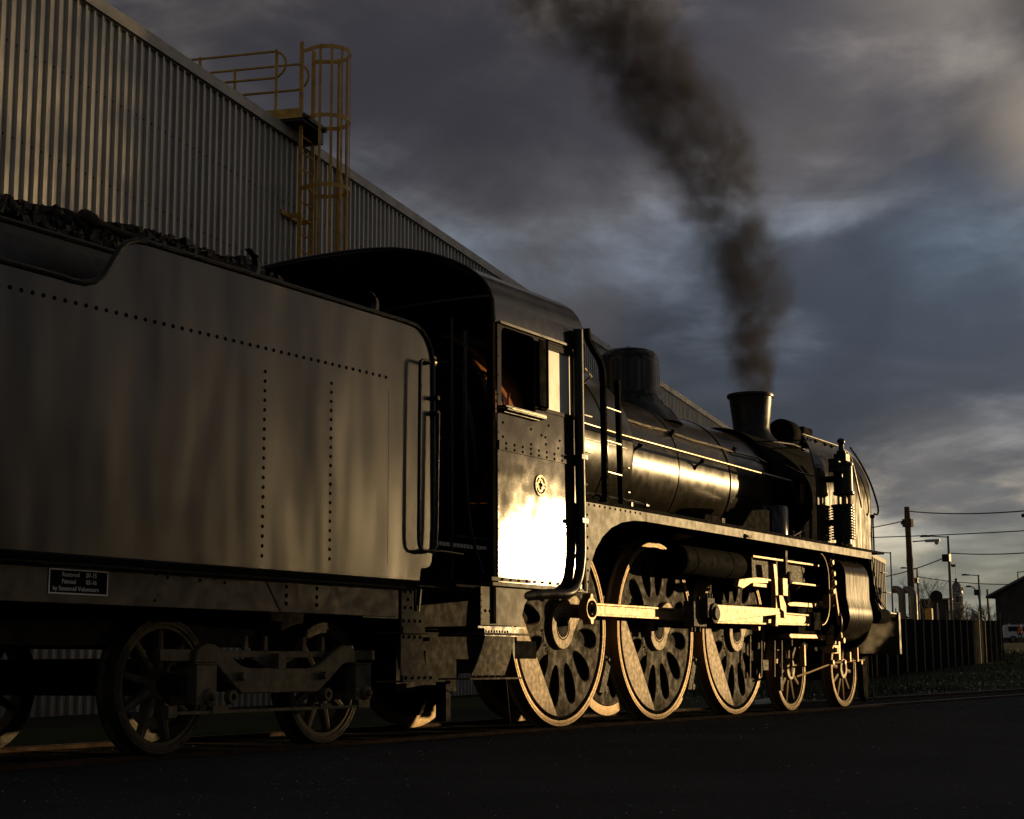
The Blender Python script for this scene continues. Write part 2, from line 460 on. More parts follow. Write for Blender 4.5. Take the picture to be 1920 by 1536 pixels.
    def build(s, name, mt, parent=None, label=None, cat=None, group=None, kind=None, smooth=35, origin=None, recalc=True, bevel=0):
        off = Vector(OFF.get(parent, (0, 0, 0)))
        org = Vector(origin) if origin is not None else off
        me = bpy.data.meshes.new(name)
        me.from_pydata([tuple(Vector(v) - org) for v in s.v], [], s.f)
        if recalc:
            bm = bmesh.new()
            bm.from_mesh(me)
            bmesh.ops.remove_doubles(bm, verts=bm.verts, dist=1e-5)
            bmesh.ops.recalc_face_normals(bm, faces=bm.faces)
            bm.to_mesh(me)
            bm.free()
        if smooth:
            me.polygons.foreach_set('use_smooth', [True] * len(me.polygons))
            me.set_sharp_from_angle(angle=R(smooth))
        me.materials.append(mt)
        o = bpy.data.objects.new(name, me)
        C.objects.link(o)
        if parent is not None: o.parent = parent
        o.location = org - off
        OFF[o] = tuple(org)
        if bevel:
            md = o.modifiers.new('bevel', 'BEVEL')
            md.width = bevel
            md.segments = 2
            md.limit_method = 'ANGLE'
        tag(o, label, cat, group, kind)
        return o


def tag(o, label=None, cat=None, group=None, kind=None):
    if label: o['label'] = label
    if cat: o['category'] = cat
    if group: o['group'] = group
    if kind: o['kind'] = kind
    return o


def thing(name, loc, label, cat, group=None):
    o = bpy.data.objects.new(name, None)
    C.objects.link(o)
    o.location = loc
    o.empty_display_size = 0.3
    OFF[o] = tuple(loc)
    return tag(o, label, cat, group)


def children_of(o):
    return [c for c in C.objects if c.parent == o]


def copy_tree(o, loc=None, parent=None, rotz=None, label=None):
    kids = children_of(o)
    c = o.copy()
    C.objects.link(c)
    c.parent = parent if parent is not None else o.parent
    if loc is not None: c.location = loc
    if rotz is not None: c.rotation_euler = (0, 0, rotz)
    if label: c['label'] = label
    for k in kids:
        copy_tree(k, None, c)
    return c


def arc(cx, cz, r, a0, a1, n=10, rz=None):
    rz = r if rz is None else rz
    return [(cx + r * math.cos(R(a0 + (a1 - a0) * i / n)), cz + rz * math.sin(R(a0 + (a1 - a0) * i / n))) for i in range(n + 1)]


def smooth_path(pts, n=8):
    """Catmull-Rom through the points"""
    P = [Vector(p) for p in pts]
    P = [P[0] * 2 - P[1]] + P + [P[-1] * 2 - P[-2]]
    o = []
    for i in range(1, len(P) - 2):
        for k in range(n):
            t = k / n
            a, b, c_, d_ = P[i - 1], P[i], P[i + 1], P[i + 2]
            o.append(0.5 * ((2 * b) + (c_ - a) * t + (2 * a - 5 * b + 4 * c_ - d_) * t * t + (3 * b - a - 3 * c_ + d_) * t ** 3))
    o.append(P[-2])
    return o

# ---------------------------------------------------------------- ground and track
def gz(x, y):
    r = math.hypot(x, y)
    return max(0.0, 0.0210 * (r - 42)) if x > 0 else 0.0


def ground():
    vs, fs = [], []
    xs = [-400, -150, -60, -20, -5, 5, 15, 25, 34, 42, 48, 55, 62, 70, 80, 95, 115, 140, 180, 250, 350, 500, 900, 2000]
    ys = [-1500, -500, -200, -100, -60, -35, -20, -10, -4, -0.26]
    ys2 = [2.1, 4, 7, 10, 14, 20, 30, 45, 70, 110, 200, 500, 1500]
    def strip(Y, zoff, bankf):
        o = []
        for y in Y:
            for x in xs:
                z = gz(x, y) + zoff
                o.append((x, y, z))
        n = len(xs)
        return o, [(j * n + i, j * n + i + 1, (j + 1) * n + i + 1, (j + 1) * n + i) for j in range(len(Y) - 1) for i in range(n - 1)]
    v, f = strip(ys, -0.012, 0)
    MB().add(v, f).build('asphalt_yard', M['asphalt'], kind='structure', recalc=False, smooth=0)
    v, f = strip([-0.26, 2.1], -0.040, 0)
    MB().add(v, f).build('ballast_bed', M['ballast'], kind='structure', recalc=False, smooth=0)
    v, f = strip(ys2, -0.05, 0)
    MB().add(v, f).build('rough_ground', M['bank'], kind='structure', recalc=False, smooth=0)


ground()

RY = (0.075, 1.725)
track = thing('railway_track', (20, 0.9, 0), 'rusty railway track that the steam locomotive stands on', 'railway track')
RAILPROF = [(-0.062, -0.158), (0.062, -0.158), (0.062, -0.145), (0.012, -0.128), (0.010, -0.042), (0.034, -0.032), (0.034, -0.006),
            (0.026, 0.0), (-0.026, 0.0), (-0.034, -0.006), (-0.034, -0.032), (-0.010, -0.042), (-0.012, -0.128), (-0.062, -0.145)]
for y in RY:
    b = MB()
    segs = [-8, 30, 42, 60, 85, 115, 150]
    for a, c in zip(segs[:-1], segs[1:]):
        n = len(RAILPROF)
        v = [(a, y + p[0], p[1] + gz(a, 0)) for p in RAILPROF] + [(c, y + p[0], p[1] + gz(c, 0)) for p in RAILPROF]
        b.add(v, [(i, (i + 1) % n, (i + 1) % n + n, i + n) for i in range(n)])
    rl = b.build('rail', M['railhead'], track)
    b = MB()
    for a, c in zip(segs[:-1], segs[1:]):
        b.add([(a, y - .022, gz(a, 0) + .0015), (c, y - .022, gz(c, 0) + .0015), (c, y + .022, gz(c, 0) + .0015), (a, y + .022, gz(a, 0) + .0015)], [(0, 1, 2, 3)])
    b.build('worn_top', M['railtop'], rl, recalc=False)
slp = None
for k in range(66):
    x = 2 + k * 0.68
    if slp is None:
        slp = MB().box(x - 0.12, x + 0.12, -0.24, 2.08, -0.26, -0.034).build('sleeper', M['sleeper'], track, origin=(x, 0.9, -0.15), bevel=0)
    else:
        s2 = slp.copy(); C.objects.link(s2); s2.location = (x - 20, 0, -0.15)

# loose stones scattered over the yard
def stones(name, mt, count, area, size, seed):
    rnd = random.Random(seed)
    b = MB()
    for _ in range(count):
        x, y, z = area(rnd)
        r = size[0] + (size[1] - size[0]) * rnd.random() ** 2
        vs = []
        for dx_, dy_, dz_ in ((1, 0, 0), (-1, 0, 0), (0, 1, 0), (0, -1, 0), (0, 0, 1), (0, 0, -1)):
            q = r * rnd.uniform(0.6, 1.25)
            vs.append((x + dx_ * q + rnd.uniform(-.3, .3) * r, y + dy_ * q + rnd.uniform(-.3, .3) * r, z + dz_ * q * 0.6 + r * 0.3))
        b.add(vs, [(0, 2, 4), (2, 1, 4), (1, 3, 4), (3, 0, 4), (2, 0, 5), (1, 2, 5), (3, 1, 5), (0, 3, 5)])
    return b.build(name, mt, kind='stuff', recalc=False, smooth=0)


def yard_area(rnd):
    a = R(rnd.uniform(10, 50)); r = 4.2 + 26 * rnd.random() ** 1.3
    x, y = r * math.cos(a), -7.44 + r * math.sin(a)
    if y > -0.3: y = -0.3 - rnd.random() * 2.5
    return x, y, -0.012
M['chip'] = mat('stone_chip', (0.11, 0.105, 0.095), 0.9, var=0.7, vscale=1.4, spec=0.1)
M['chip2'] = mat('pale_stone', (0.48, 0.46, 0.42), 0.9, var=0.4, vscale=1.4, spec=0.1)
tag(stones('loose_gravel', M['chip'], 9000, yard_area, (0.002, 0.008), 3), 'fine dark gravel scattered over the black yard', 'gravel')
tag(stones('pale_gravel', M['chip2'], 700, yard_area, (0.002, 0.007), 13), 'pale stone chips scattered over the black yard', 'gravel')
def ballast_area(rnd):
    x = rnd.uniform(3, 62); y = rnd.choice((rnd.uniform(-0.2, 0.0), rnd.uniform(0.16, 1.64), rnd.uniform(1.8, 2.6)))
    return x, y, -0.045 + gz(x, y)
tag(stones('track_ballast', M['chip'], 14000, ballast_area, (0.006, 0.018), 4), 'loose ballast stones between the rails', 'ballast')
def bank_area(rnd):
    x = rnd.uniform(24, 60); y = rnd.uniform(2.4, 8)
    return x, y, -0.05 + gz(x, y)
tag(stones('bank_stones', M['chip2'], 500, bank_area, (0.015, 0.05), 5), 'pale stones strewn over the rough bank before the fence', 'stones')
MB().obox((25.5, 2.75, -0.02), (1, 0.25, 0), (-0.25, 1, 0), (0, 0, 1), 1.5, 0.05, 0.03).build(
    'timber_plank', M['duct'], label='pale straight kerb plank lying on the ground beside the rails ahead of the locomotive', cat='plank')

# grass on the bank: many blades, one object
def grass():
    rnd = random.Random(9)
    b = MB()
    for _ in range(16000):
        x = rnd.uniform(28, 110); y = 2.3 + rnd.random() * (3 + (x - 24) * 0.30)
        g = 0.5 + 0.5 * math.sin(x * 0.35 + 1.3) * math.sin(y * 0.8 + x * 0.1)
        if rnd.random() > g: continue
        z = gz(x, y) - 0.05
        h = rnd.uniform(0.04, 0.14) * (1 + x / 90); a = rnd.uniform(0, PI); wd = 0.006 + x * 0.0002
        lx, ly = rnd.uniform(-.4, .4) * h, rnd.uniform(-.4, .4) * h
        b.add([(x - wd * math.cos(a), y - wd * math.sin(a), z), (x + wd * math.cos(a), y + wd * math.sin(a), z), (x + lx, y + ly, z + h)], [(0, 1, 2)])
    tag(b.build('grass', M['leaf'], kind='stuff', recalc=False, smooth=0), 'short rough grass on the bank between track and fence', 'grass')
grass()

# ---------------------------------------------------------------- the long shed
SP = Vector((21.78, 8.884, 0)); SA = R(11.6)
ST = Vector((math.cos(SA), math.sin(SA), 0)); SN = Vector((-math.sin(SA), math.cos(SA), 0))
def sw(s, o, z):
    """point on the shed wall: s along, o inwards, z up"""
    p = SP + ST * s + SN * o
    return (p.x, p.y, z)
S0, S1, SH = -16.0, 36.0, 9.18
shed = thing('corrugated_shed', sw(0, 4, 0), 'very long grey ribbed metal shed behind the locomotive with a sloping roofline', 'shed')
PITCH = 0.19
def sheet_mesh():
    prof = []
    for k in range(4):
        x = k * PITCH
        prof += [(x, 0), (x + 0.124, 0), (x + 0.134, -0.042), (x + 0.170, -0.042), (x + 0.180, 0)]
    prof.append((4 * PITCH, 0))
    v, f = [], []
    for z in (0.0, SH - 0.18):
        for a, o in prof:
            p = ST * a + SN * o
            v.append((p.x, p.y, z))
    n = len(prof)
    for i in range(n - 1):
        f.append((i, i + 1, n + i + 1, n + i))
    me = bpy.data.meshes.new('cladding_sheet')
    me.from_pydata(v, [], f)
    me.materials.append(M['shed'])
    return me
sm = sheet_mesh()
s_ = S0
rs = random.Random(2)
while s_ < S1 - 0.2:
    o = bpy.data.objects.new('cladding_sheet', sm)
    C.objects.link(o); o.parent = shed
    p = Vector(sw(s_, rs.uniform(-0.003, 0.003), 0.0)) - Vector(OFF[shed])
    o.location = p
    s_ += 4 * PITCH
SE = s_
b = MB()
def sbox(b, s0, s1, o0, o1, z0, z1):
    c = sw((s0 + s1) / 2, (o0 + o1) / 2, (z0 + z1) / 2)
    return b.obox(c, ST, SN, (0, 0, 1), abs(s1 - s0) / 2, abs(o1 - o0) / 2, abs(z1 - z0) / 2)
for (a0, a1) in ((S0, -9.3), (-9.295, -3.3), (-3.295, 2.7), (2.705, 8.7), (8.705, 14.7), (14.705, 20.7), (20.705, 26.7), (26.705, 32.7), (32.705, SE)):
    q = MB(); sbox(q, a0, a1, -0.075, 0.02, SH - 0.17, SH)
    q.build('roof_trim', M['trim'], shed)
q = MB(); sbox(q, S0, SE, -0.045, -0.032, SH - 0.20, SH - 0.185); q.build('trim_lip', M['black'], shed)
# roof slope, back and end walls
q = MB()
A = [sw(S0, 0.021, SH - 0.02), sw(SE, 0.021, SH - 0.02), sw(SE, 16, SH + 0.55), sw(S0, 16, SH + 0.55)]
B_ = [(x, y, z - 0.12) for x, y, z in A]
q.add(A + B_, [(0, 1, 2, 3), (7, 6, 5, 4), (0, 4, 5, 1), (1, 5, 6, 2), (2, 6, 7, 3), (3, 7, 4, 0)])
q.build('roof', M['roof'], shed)
q = MB(); sbox(q, SE - 0.1, SE, 0.03, 16, 0, SH - 0.2); q.build('end_wall', M['shed'], shed)
q = MB(); sbox(q, S0, S0 + 0.1, 0.03, 16, 0, SH - 0.2); q.build('end_wall', M['shed'], shed)
q = MB(); sbox(q, S0, SE, 0.10, 0.22, 0, SH - 0.25); q.build('inner_frame', M['dark'], shed)
# fixing screws, one row on every girt line
q = MB()
for z in (2.2, 3.35, 4.5, 5.65, 6.79, 7.94):
    s_ = S0 + 0.152
    while s_ < 20:
        c = Vector(sw(s_ - 0.035, -0.004, z))
        q.lathe(c, -SN, [(0.014, 0), (0.010, 0.009)], 5)
        s_ += PITCH
q.build('screw_row', M['black'], shed, kind='stuff')

# ladder with safety cage
lad = thing('caged_ladder', sw(-0.9, -0.4, 0), 'yellow steel ladder with hooped safety cage on the ribbed shed wall', 'ladder')
LS = (-1.70, -1.26); LO = -0.24
for s_ in LS:
    MB().obox(sw(s_, LO, 5.45), ST, SN, (0, 0, 1), 0.013, 0.034, 5.38 - 0.2).build('stile', M['ladder'], lad)
z = 0.4
while z < 10.3:
    if abs(z - 9.6) > 0.01 and z < 9.35:
        MB().cyl(sw(LS[0] + 0.013, LO, z), sw(LS[1] - 0.013, LO, z), 0.016, n=8).build('rung', M['ladder'], lad)
    z += 0.27
def hoop_pts(z, n=14):
    sc = (LS[0] + LS[1]) / 2
    o = [(LS[0] - 0.014, LO)]
    for i in range(n + 1):
        a = R(180 + 180 * i / n)
        o.append((sc + 0.36 * math.cos(a), LO - 0.34 + 0.40 * math.sin(a)))
    o.append((LS[1] + 0.014, LO))
    return [sw(a, b_, z) for a, b_ in o]
def hoop(z):
    P = hoop_pts(z)
    b = MB()
    for i in range(len(P) - 1):
        a, c = Vector(P[i]), Vector(P[i + 1])
        dd = c - a
        nn = dd.cross(Vector((0, 0, 1)))
        b.obox((a + c) / 2, dd, nn, (0, 0, 1), dd.length / 2 + 0.003, 0.004, 0.032)
    return b.build('cage_hoop', M['ladder'], lad)
for z in (2.9, 4.2, 5.5, 6.85, 8.15, 9.30, 10.45): hoop(z)
sc = (LS[0] + LS[1]) / 2
for i in range(7):
    a = R(188 + 164 * i / 6)
    s_, o_ = sc + 0.352 * math.cos(a), LO - 0.34 + 0.392 * math.sin(a)
    MB().obox(sw(s_, o_, 6.55), (-math.sin(SA + a), math.cos(SA + a), 0), (math.cos(SA + a), math.sin(SA + a), 0), (0, 0, 1), 0.022, 0.004, 3.95).build('cage_bar', M['ladder'], lad)
for z in (1.5, 4.6, 7.72):
    b = MB()
    for s_ in LS:
        b.obox(sw(s_, LO / 2, z), ST, SN, (0, 0, 1), 0.02, 0.11, 0.035)
    b.obox(sw(sc - 0.15, -0.06, z), ST, SN, (0, 0, 1), 0.36, 0.012, 0.04)
    b.build('wall_bracket', M['ladder'], lad)
# roof walkway
wk = thing('roof_walkway', sw(-1.5, 2, SH), 'yellow railed walkway leading from the ladder top up the shed roof', 'walkway')
def rail_frame(s_, o_end, ztop, posts):
    rise = 0.035
    pts = [sw(s_, 7.0, ztop + 7 * rise)] + [sw(s_, o_end + 0.20, ztop + 0.2 * rise)]
    for i in range(1, 9):
        a = R(90 - 180 * i / 8)
        pts.append(sw(s_, o_end + 0.2 - 0.22 * math.cos(a), ztop - 0.22 + 0.22 * math.sin(a)))
    pts.append(sw(s_, 7.0, ztop - 0.44 + 7 * rise))
    MB().tube(pts, 0.021, 8).build('guard_rail', M['ladder'], wk)
    for o_ in posts:
        MB().cyl(sw(s_, o_, SH - 0.02), sw(s_, o_, ztop + o_ * rise + 0.03), 0.024, n=8).build('post', M['ladder'], wk)
rail_frame(-1.93, -0.05, 10.42, (0.10, 1.5, 3.4, 5.4))
rail_frame(-1.20, -0.10, 10.46, (1.25, 3.2, 5.2))
q = MB()
q.obox(sw(-1.6, 1.9, SH + 0.12), ST, SN + Vector((0, 0, 0.035)), (0, 0, 1), 0.36, 2.3, 0.02)
q.build('deck', M['black'], wk)
q = MB(); q.obox(sw(-1.97, 1.8, SH + 0.22), ST, SN + Vector((0, 0, 0.035)), (0, 0, 1), 0.006, 2.2, 0.08); q.build('toe_board', M['ladder'], wk)
q = MB(); q.obox(sw(-1.55, -0.22, SH + 0.10), ST, SN, (0, 0, 1), 0.42, 0.22, 0.035); q.obox(sw(-1.25, -0.2, SH - 0.02), ST, SN, (0, 0, 1), 0.06, 0.2, 0.14); q.build('landing', M['black'], wk)

# ---------------------------------------------------------------- shared running gear pieces
def rivets(b, pts, r=0.014, n=8, h=0.6):
    """pts: (x, y, z) on a side facing -Y"""
    for x, y, z in pts:
        b.lathe((x, y, z), (0, -1, 0), [(r, 0), (r * 0.92, r * h * 0.5), (r * 0.5, r * h), (0.001, r * h * 1.05)], n, caps=False)
    return b


def spoked_wheel(name, parent, X, rad, spokes, hub_r, Y=0.0, rimw=0.055, origin_off=None):
    """wheel whose outer face is at Y, flange side at Y + 0.14"""
    c = (X, Y, rad)
    b = MB()
    b.lathe(c, (0, 1, 0), [(0.03, 0.035), (hub_r * .55, 0.02), (hub_r * .6, 0.004), (hub_r * 0.96, 0.004), (hub_r, 0.012), (hub_r, 0.13), (0.03, 0.13)], 28)
    for k in range(spokes):
        a = 2 * PI * k / spokes + 0.13
        ca, sa = math.cos(a), math.sin(a)
        r0, r1 = hub_r * .9, rad - rimw - 0.02
        e = Vector((ca, 0, sa)); g = Vector((-sa, 0, ca))
        vs = []
        for rr, w_, t_ in ((r0, 0.026, 0.035), (r1, 0.018, 0.024)):
            for sx_, sy_ in ((-1, -1), (0, -1.25), (1, -1), (1, 1), (0, 1.2), (-1, 1)):
                vs.append(Vector(c) + e * rr + g * w_ * sx_ + Vector((0, 0.07 + t_ * sy_, 0)))
        b.add(vs, [(i, (i + 1) % 6, (i + 1) % 6 + 6, i + 6) for i in range(6)])
    b.ring((c[0], c[1] + 0.012, c[2]), (0, 1, 0), rad - rimw * 0.75, rad - rimw - 0.028, 0.11, 56)
    wheel = b.build(name, M['bogie'] if rad < 0.48 else M['wheel'], parent, origin=c)
    t = MB()
    t.lathe(c, (0, 1, 0), [(rad - rimw, 0.002), (rad - 0.006, 0.002), (rad, 0.008), (rad, 0.10), (rad + 0.028, 0.118), (rad + 0.028, 0.138), (rad - 0.01, 0.14), (rad - rimw, 0.14), (rad - rimw, 0.002)], 72, caps=False)
    # thin turned lines on the tyre face
    t.lathe(c, (0, 1, 0), [(rad - rimw * 0.52, 0.0021), (rad - rimw * 0.50, -0.0015), (rad - rimw * 0.44, -0.0015), (rad - rimw * 0.42, 0.0021)], 72, caps=False)
    t.build('tyre', M['tyre'] if rad > 0.48 else M['grime'], wheel)
    return wheel


# ---------------------------------------------------------------- tender
tender = thing('tender', (6.5, 0.9, 0), 'black riveted coal tender coupled behind the steam locomotive', 'tender')
TY = -0.55           # outer face of the tank side
TX0 = 1.6
def scurve(x0, z0, x1, z1, n=8):
    o = []
    for i in range(n + 1):
        t = i / n
        k = t * t * (3 - 2 * t)
        o.append((x0 + (x1 - x0) * t, z0 + (z1 - z0) * k))
    return o
top = [(TX0, 2.79)] + [(6.62, 2.79)] + arc(6.72, 2.89, 0.10, 270, 330, 4)[0:0] + \
      [(6.70, 2.785), (6.80, 2.79), (6.88, 2.815), (6.94, 2.86), (6.985, 2.92), (7.03, 2.99), (7.08, 3.06), (7.14, 3.11), (7.22, 3.14), (7.32, 3.15)] + \
      [(10.10, 3.165)] + arc(10.24, 2.87, 0.29, 88, 0, 10) + [(10.545, 1.62)]
bot = [(10.53, 1.42), (10.52, 1.35), (10.49, 1.315), (10.45, 1.30), (10.39, 1.30), (10.37, 1.28), (10.36, 1.20), (TX0, 1.20)]
b = MB()
b.plate(top + bot, [], TY + 0.006, 0.012, bev=0.002)
ts = b.build('tank_side', M['tank'], tender)
# top beading follows the cut of the plate
b = MB().tube([(x, TY - 0.004, z) for x, z in top] + [(10.53, TY - 0.004, 1.42)], 0.019, 8)
b.build('beading', M['black'], tender)
b = MB()
b.sweep([(TY + 0.0005, 1.199), (TY + 0.02, 1.165), (TY + 0.06, 1.14), (TY + 0.14, 1.125), (TY + 0.40, 1.12)], TX0, 10.36, -0.01)
b.build('tank_bottom', M['tank'], tender)
# far side, front and back of the tank
b = MB()
b.plate(top + bot, [], 2.35, 0.012, bev=0.002)
b.build('tank_side', M['tank'], tender)
b = MB().box(TX0, 10.2, TY + 0.02, 2.34, 1.14, 1.30).box(TX0, TX0 + 0.02, TY + 0.02, 2.34, 1.14, 2.7)
b.pieces('tank_floor', M['under'], tender)
b = MB().box(9.95, 9.97, TY + 0.02, 2.34, 1.32, 3.05)
b.build('front_plate', M['soot_shade'], tender)
b = MB().sweep([(TY + 0.013, 2.70), (TY + 0.25, 2.72), (-0.12, 2.72)], TX0, 7.35, -0.01)
b.build('shoulder_plate', M['black'], tender)
b = MB().box(TX0, 10.0, -0.125, -0.110, 2.70, 3.16).box(TX0, 10.0, 1.91, 1.925, 2.70, 3.16)
b.pieces('coal_bunker_side', M['black'], tender)
b = MB().tube([(TX0, -0.12, 3.17), (7.3, -0.12, 3.18), (10.0, -0.12, 3.185)], 0.022, 8)
b.build('bunker_rail', M['black'], tender)
# coal heap: core plus lumps
rnd = random.Random(11)
def coal_top(x, y):
    e = max(0.0, 1 - abs((y - 0.9) / 1.05) ** 3)
    f = 3.56 + (x - 7) * .04 if x < 9.3 else 3.65 - (x - 9.3) * 0.9
    return 3.16 + (f - 3.16) * e ** 0.8 - 0.03 + .03 * math.sin(x * 5.1) * math.sin(x * 1.9 + 1)
b = MB()
nx, ny = 40, 14
vs = []
for i in range(nx + 1):
    for j in range(ny + 1):
        x = TX0 + (9.94 - TX0) * i / nx; y = -0.1 + 2.0 * j / ny
        vs.append((x, y, coal_top(x, y) - 0.05 + rnd.uniform(-.02, .02)))
b.add(vs, [(i * (ny + 1) + j, (i + 1) * (ny + 1) + j, (i + 1) * (ny + 1) + j + 1, i * (ny + 1) + j + 1) for i in range(nx) for j in range(ny)])
for _ in range(9000):
    x = rnd.uniform(4.0, 9.95); y = rnd.uniform(-0.09, 1.7)
    z = coal_top(x, y) - 0.02 + rnd.uniform(-0.01, 0.03)
    r = rnd.uniform(0.015, 0.042) if rnd.random() < .9 else rnd.uniform(0.042, 0.065)
    c = Vector((x, y, z)); v = []
    for sx_ in (-1, 1):
        for sy_ in (-1, 1):
            for sz_ in (-1, 1):
                v.append(c + Vector((sx_ * rnd.uniform(.3, .9), sy_ * rnd.uniform(.3, .9), sz_ * rnd.uniform(.3, .9))) * r)
    b.add(v, [(0, 1, 3, 2), (4, 6, 7, 5), (0, 4, 5, 1), (2, 3, 7, 6), (0, 2, 6, 4), (1, 5, 7, 3)])
coal = b.build('coal', M['coal'], smooth=0, recalc=False, kind='stuff')
tag(coal, 'heaped black coal piled up in the tender bunker', 'coal')
# fire irons and their hooks
fi = MB().tube([(7.34, -0.07, 3.36), (7.6, -0.06, 3.35), (8.2, -0.06, 3.33), (8.6, -0.06, 3.30)], 0.022, 8)
fi.lathe((7.30, -0.07, 3.37), (0.9, 0, -0.2), [(0.025, -0.08), (0.042, -0.05), (0.045, 0.03), (0.025, 0.08)], 12)
tag(fi.build('fire_rake', M['sleeper']), 'wooden handled rake lying on the coal above the lowered tank edge', 'rake')
fp = MB().tube([(8.35, -0.12, 3.34), (9.4, -0.16, 3.31), (10.0, -0.2, 3.26)], 0.016, 8)
tag(fp.build('fire_iron', M['railhead']), 'long rusty fire iron bar resting in the curved hooks along the tender top', 'fire iron')
def hook(x, z0, h):
    pts = [(x - 0.02, TY + 0.22, z0 - 0.12), (x + 0.02, TY + 0.23, z0), (x + 0.045, TY + 0.24, z0 + h * 0.45), (x + 0.02, TY + 0.24, z0 + h * 0.8), (x - 0.055, TY + 0.24, z0 + h)]
    P = smooth_path(pts, 5)
    b = MB()
    prof = [(p.x, p.z) for p in P]
    n = len(prof)
    for i in range(n - 1):
        t0, t1 = i / (n - 1), (i + 1) / (n - 1)
        w0 = 0.028 * (1 - 0.75 * t0); w1 = 0.028 * (1 - 0.75 * t1)
        a, c = prof[i], prof[i + 1]
        y = TY + 0.22
        v = []
        for (px, pz), w_ in ((a, w0), (c, w1)):
            v += [(px - w_, y, pz), (px + w_, y, pz), (px + w_, y + 0.05, pz), (px - w_, y + 0.05, pz)]
        b.add(v, [(0, 1, 5, 4), (1, 2, 6, 5), (2, 3, 7, 6), (3, 0, 4, 7), (0, 3, 2, 1), (4, 5, 6, 7)])
    return b.build('iron_hook', M['black'], tender)
hook(8.62, 3.22, 0.20); hook(10.05, 3.24, 0.16)
# rivets
b = MB()
x = 4.0
while x < 9.92:
    rivets(b, [(x, TY, 2.625 + 0.012 * (x - 4) )], 0.0135)
    x += 0.083
for i in range(20):
    rivets(b, [(8.48, TY, 2.52 - i * 0.065), (9.22, TY, 2.55 - i * 0.0655)], 0.0130)
b.build('rivet_row', M['soot_shade'], tender, kind='stuff')  # near-black paints the darker reflection of each rivet
# dented seams
b = MB()
for x, z0, z1 in ((9.93, 1.3, 2.6),):
    b.box(x, x + 0.006, TY - 0.0015, TY + 0.004, z0, z1)
b.pieces('seam', M['tank'], tender)
# front edge handrail
pts = [(10.41, TY, 2.88), (10.41, TY - 0.05, 2.88)] + [(10.38, TY - 0.06, 2.885), (10.30, TY - 0.06, 2.885), (10.27, TY - 0.06, 2.87), (10.262, TY - 0.06, 2.83), (10.255, TY - 0.06, 2.2), (10.25, TY - 0.06, 1.52), (10.262, TY - 0.06, 1.455), (10.30, TY - 0.06, 1.425), (10.36, TY - 0.06, 1.42), (10.44, TY - 0.06, 1.43), (10.485, TY - 0.06, 1.46), (10.50, TY - 0.06, 1.6), (10.52, TY - 0.06, 2.5)]
b = MB().tube(pts, 0.0135, 8)
for z in (1.43,): b.cyl((10.36, TY, 1.42), (10.36, TY - 0.06, 1.42), 0.018, n=8)
b.cyl((10.52, TY, 2.5), (10.52, TY - 0.065, 2.5), 0.02, n=8).cyl((10.52, TY, 2.62), (10.52, TY - 0.065, 2.62), 0.018, n=8)
b.build('grab_rail', M['black'], tender)
# frame beam
FY = -0.46
b = MB().box(TX0, 10.21, FY, FY + 0.05, 0.925, 1.155)
b.build('frame_beam', M['frame'], tender, bevel=0.004)
b = MB().box(TX0, 10.21, FY + 0.02, FY + 0.12, 0.935, 0.95).box(TX0, 10.0, 0.1, 0.3, 0.7, 1.12).box(TX0, 10.0, 1.5, 1.7, 0.7, 1.12).box(TX0, 10.2, 2.21, 2.26, 0.92, 1.15)
b.pieces('inner_frame', M['under'], tender)
b = MB()
b.bar((8.62, FY - 0.002, 1.155), (8.80, FY - 0.002, 0.935), 0.008, 0.008)
b.box(8.05, 8.60, FY - 0.004, FY + 0.001, 1.135, 1.150)
b.box(9.75, 10.20, FY - 0.003, FY + 0.03, 0.912, 0.9245)
b.pieces('weld_seam', M['frame'], tender)
b = MB()
rivets(b, [(x, FY, z) for x in (8.86, 9.20) for z in (0.985, 1.04, 1.10)], 0.015)
rivets(b, [(7.58, FY, 1.125), (7.68, FY, 1.11), (7.83, FY, 1.125), (7.98, FY, 1.105), (8.13, FY, 1.125), (7.57, FY, 0.965), (8.22, FY, 1.10)], 0.011)
b.build('bolt_group', M['soot_shade'], tender, kind='stuff')
# stencilled plate
b = MB().box(6.695, 7.165, FY - 0.003, FY, 0.978, 1.122)
sg = b.build('notice_plate', M['soot_shade'], tender)
b = MB()
for x0, x1, z0, z1 in ((6.695, 7.165, 1.114, 1.122), (6.695, 7.165, 0.978, 0.986), (6.695, 6.704, 0.986, 1.114), (7.156, 7.165, 0.986, 1.114)):
    b.box(x0, x1, FY - 0.0045, FY - 0.0028, z0, z1)
b.build('border', M['white'], sg)
b = MB()
ex, ez = (1, 0, 0), (0, 0, 1)
b.text('Restored', 0.037, (6.795, FY - 0.004, 1.090), ex, ez, align='LEFT')
b.text('07-15', 0.037, (6.985, FY - 0.004, 1.090), ex, ez, align='LEFT')
b.text('Painted', 0.037, (6.795, FY - 0.004, 1.050), ex, ez, align='LEFT')
b.text('02-16', 0.037, (6.985, FY - 0.004, 1.050), ex, ez, align='LEFT')
b.text('by Steamrail Volunteers', 0.0375, (6.727, FY - 0.004, 1.010), ex, ez, align='LEFT')
b.build('lettering', M['white'], sg, smooth=0)
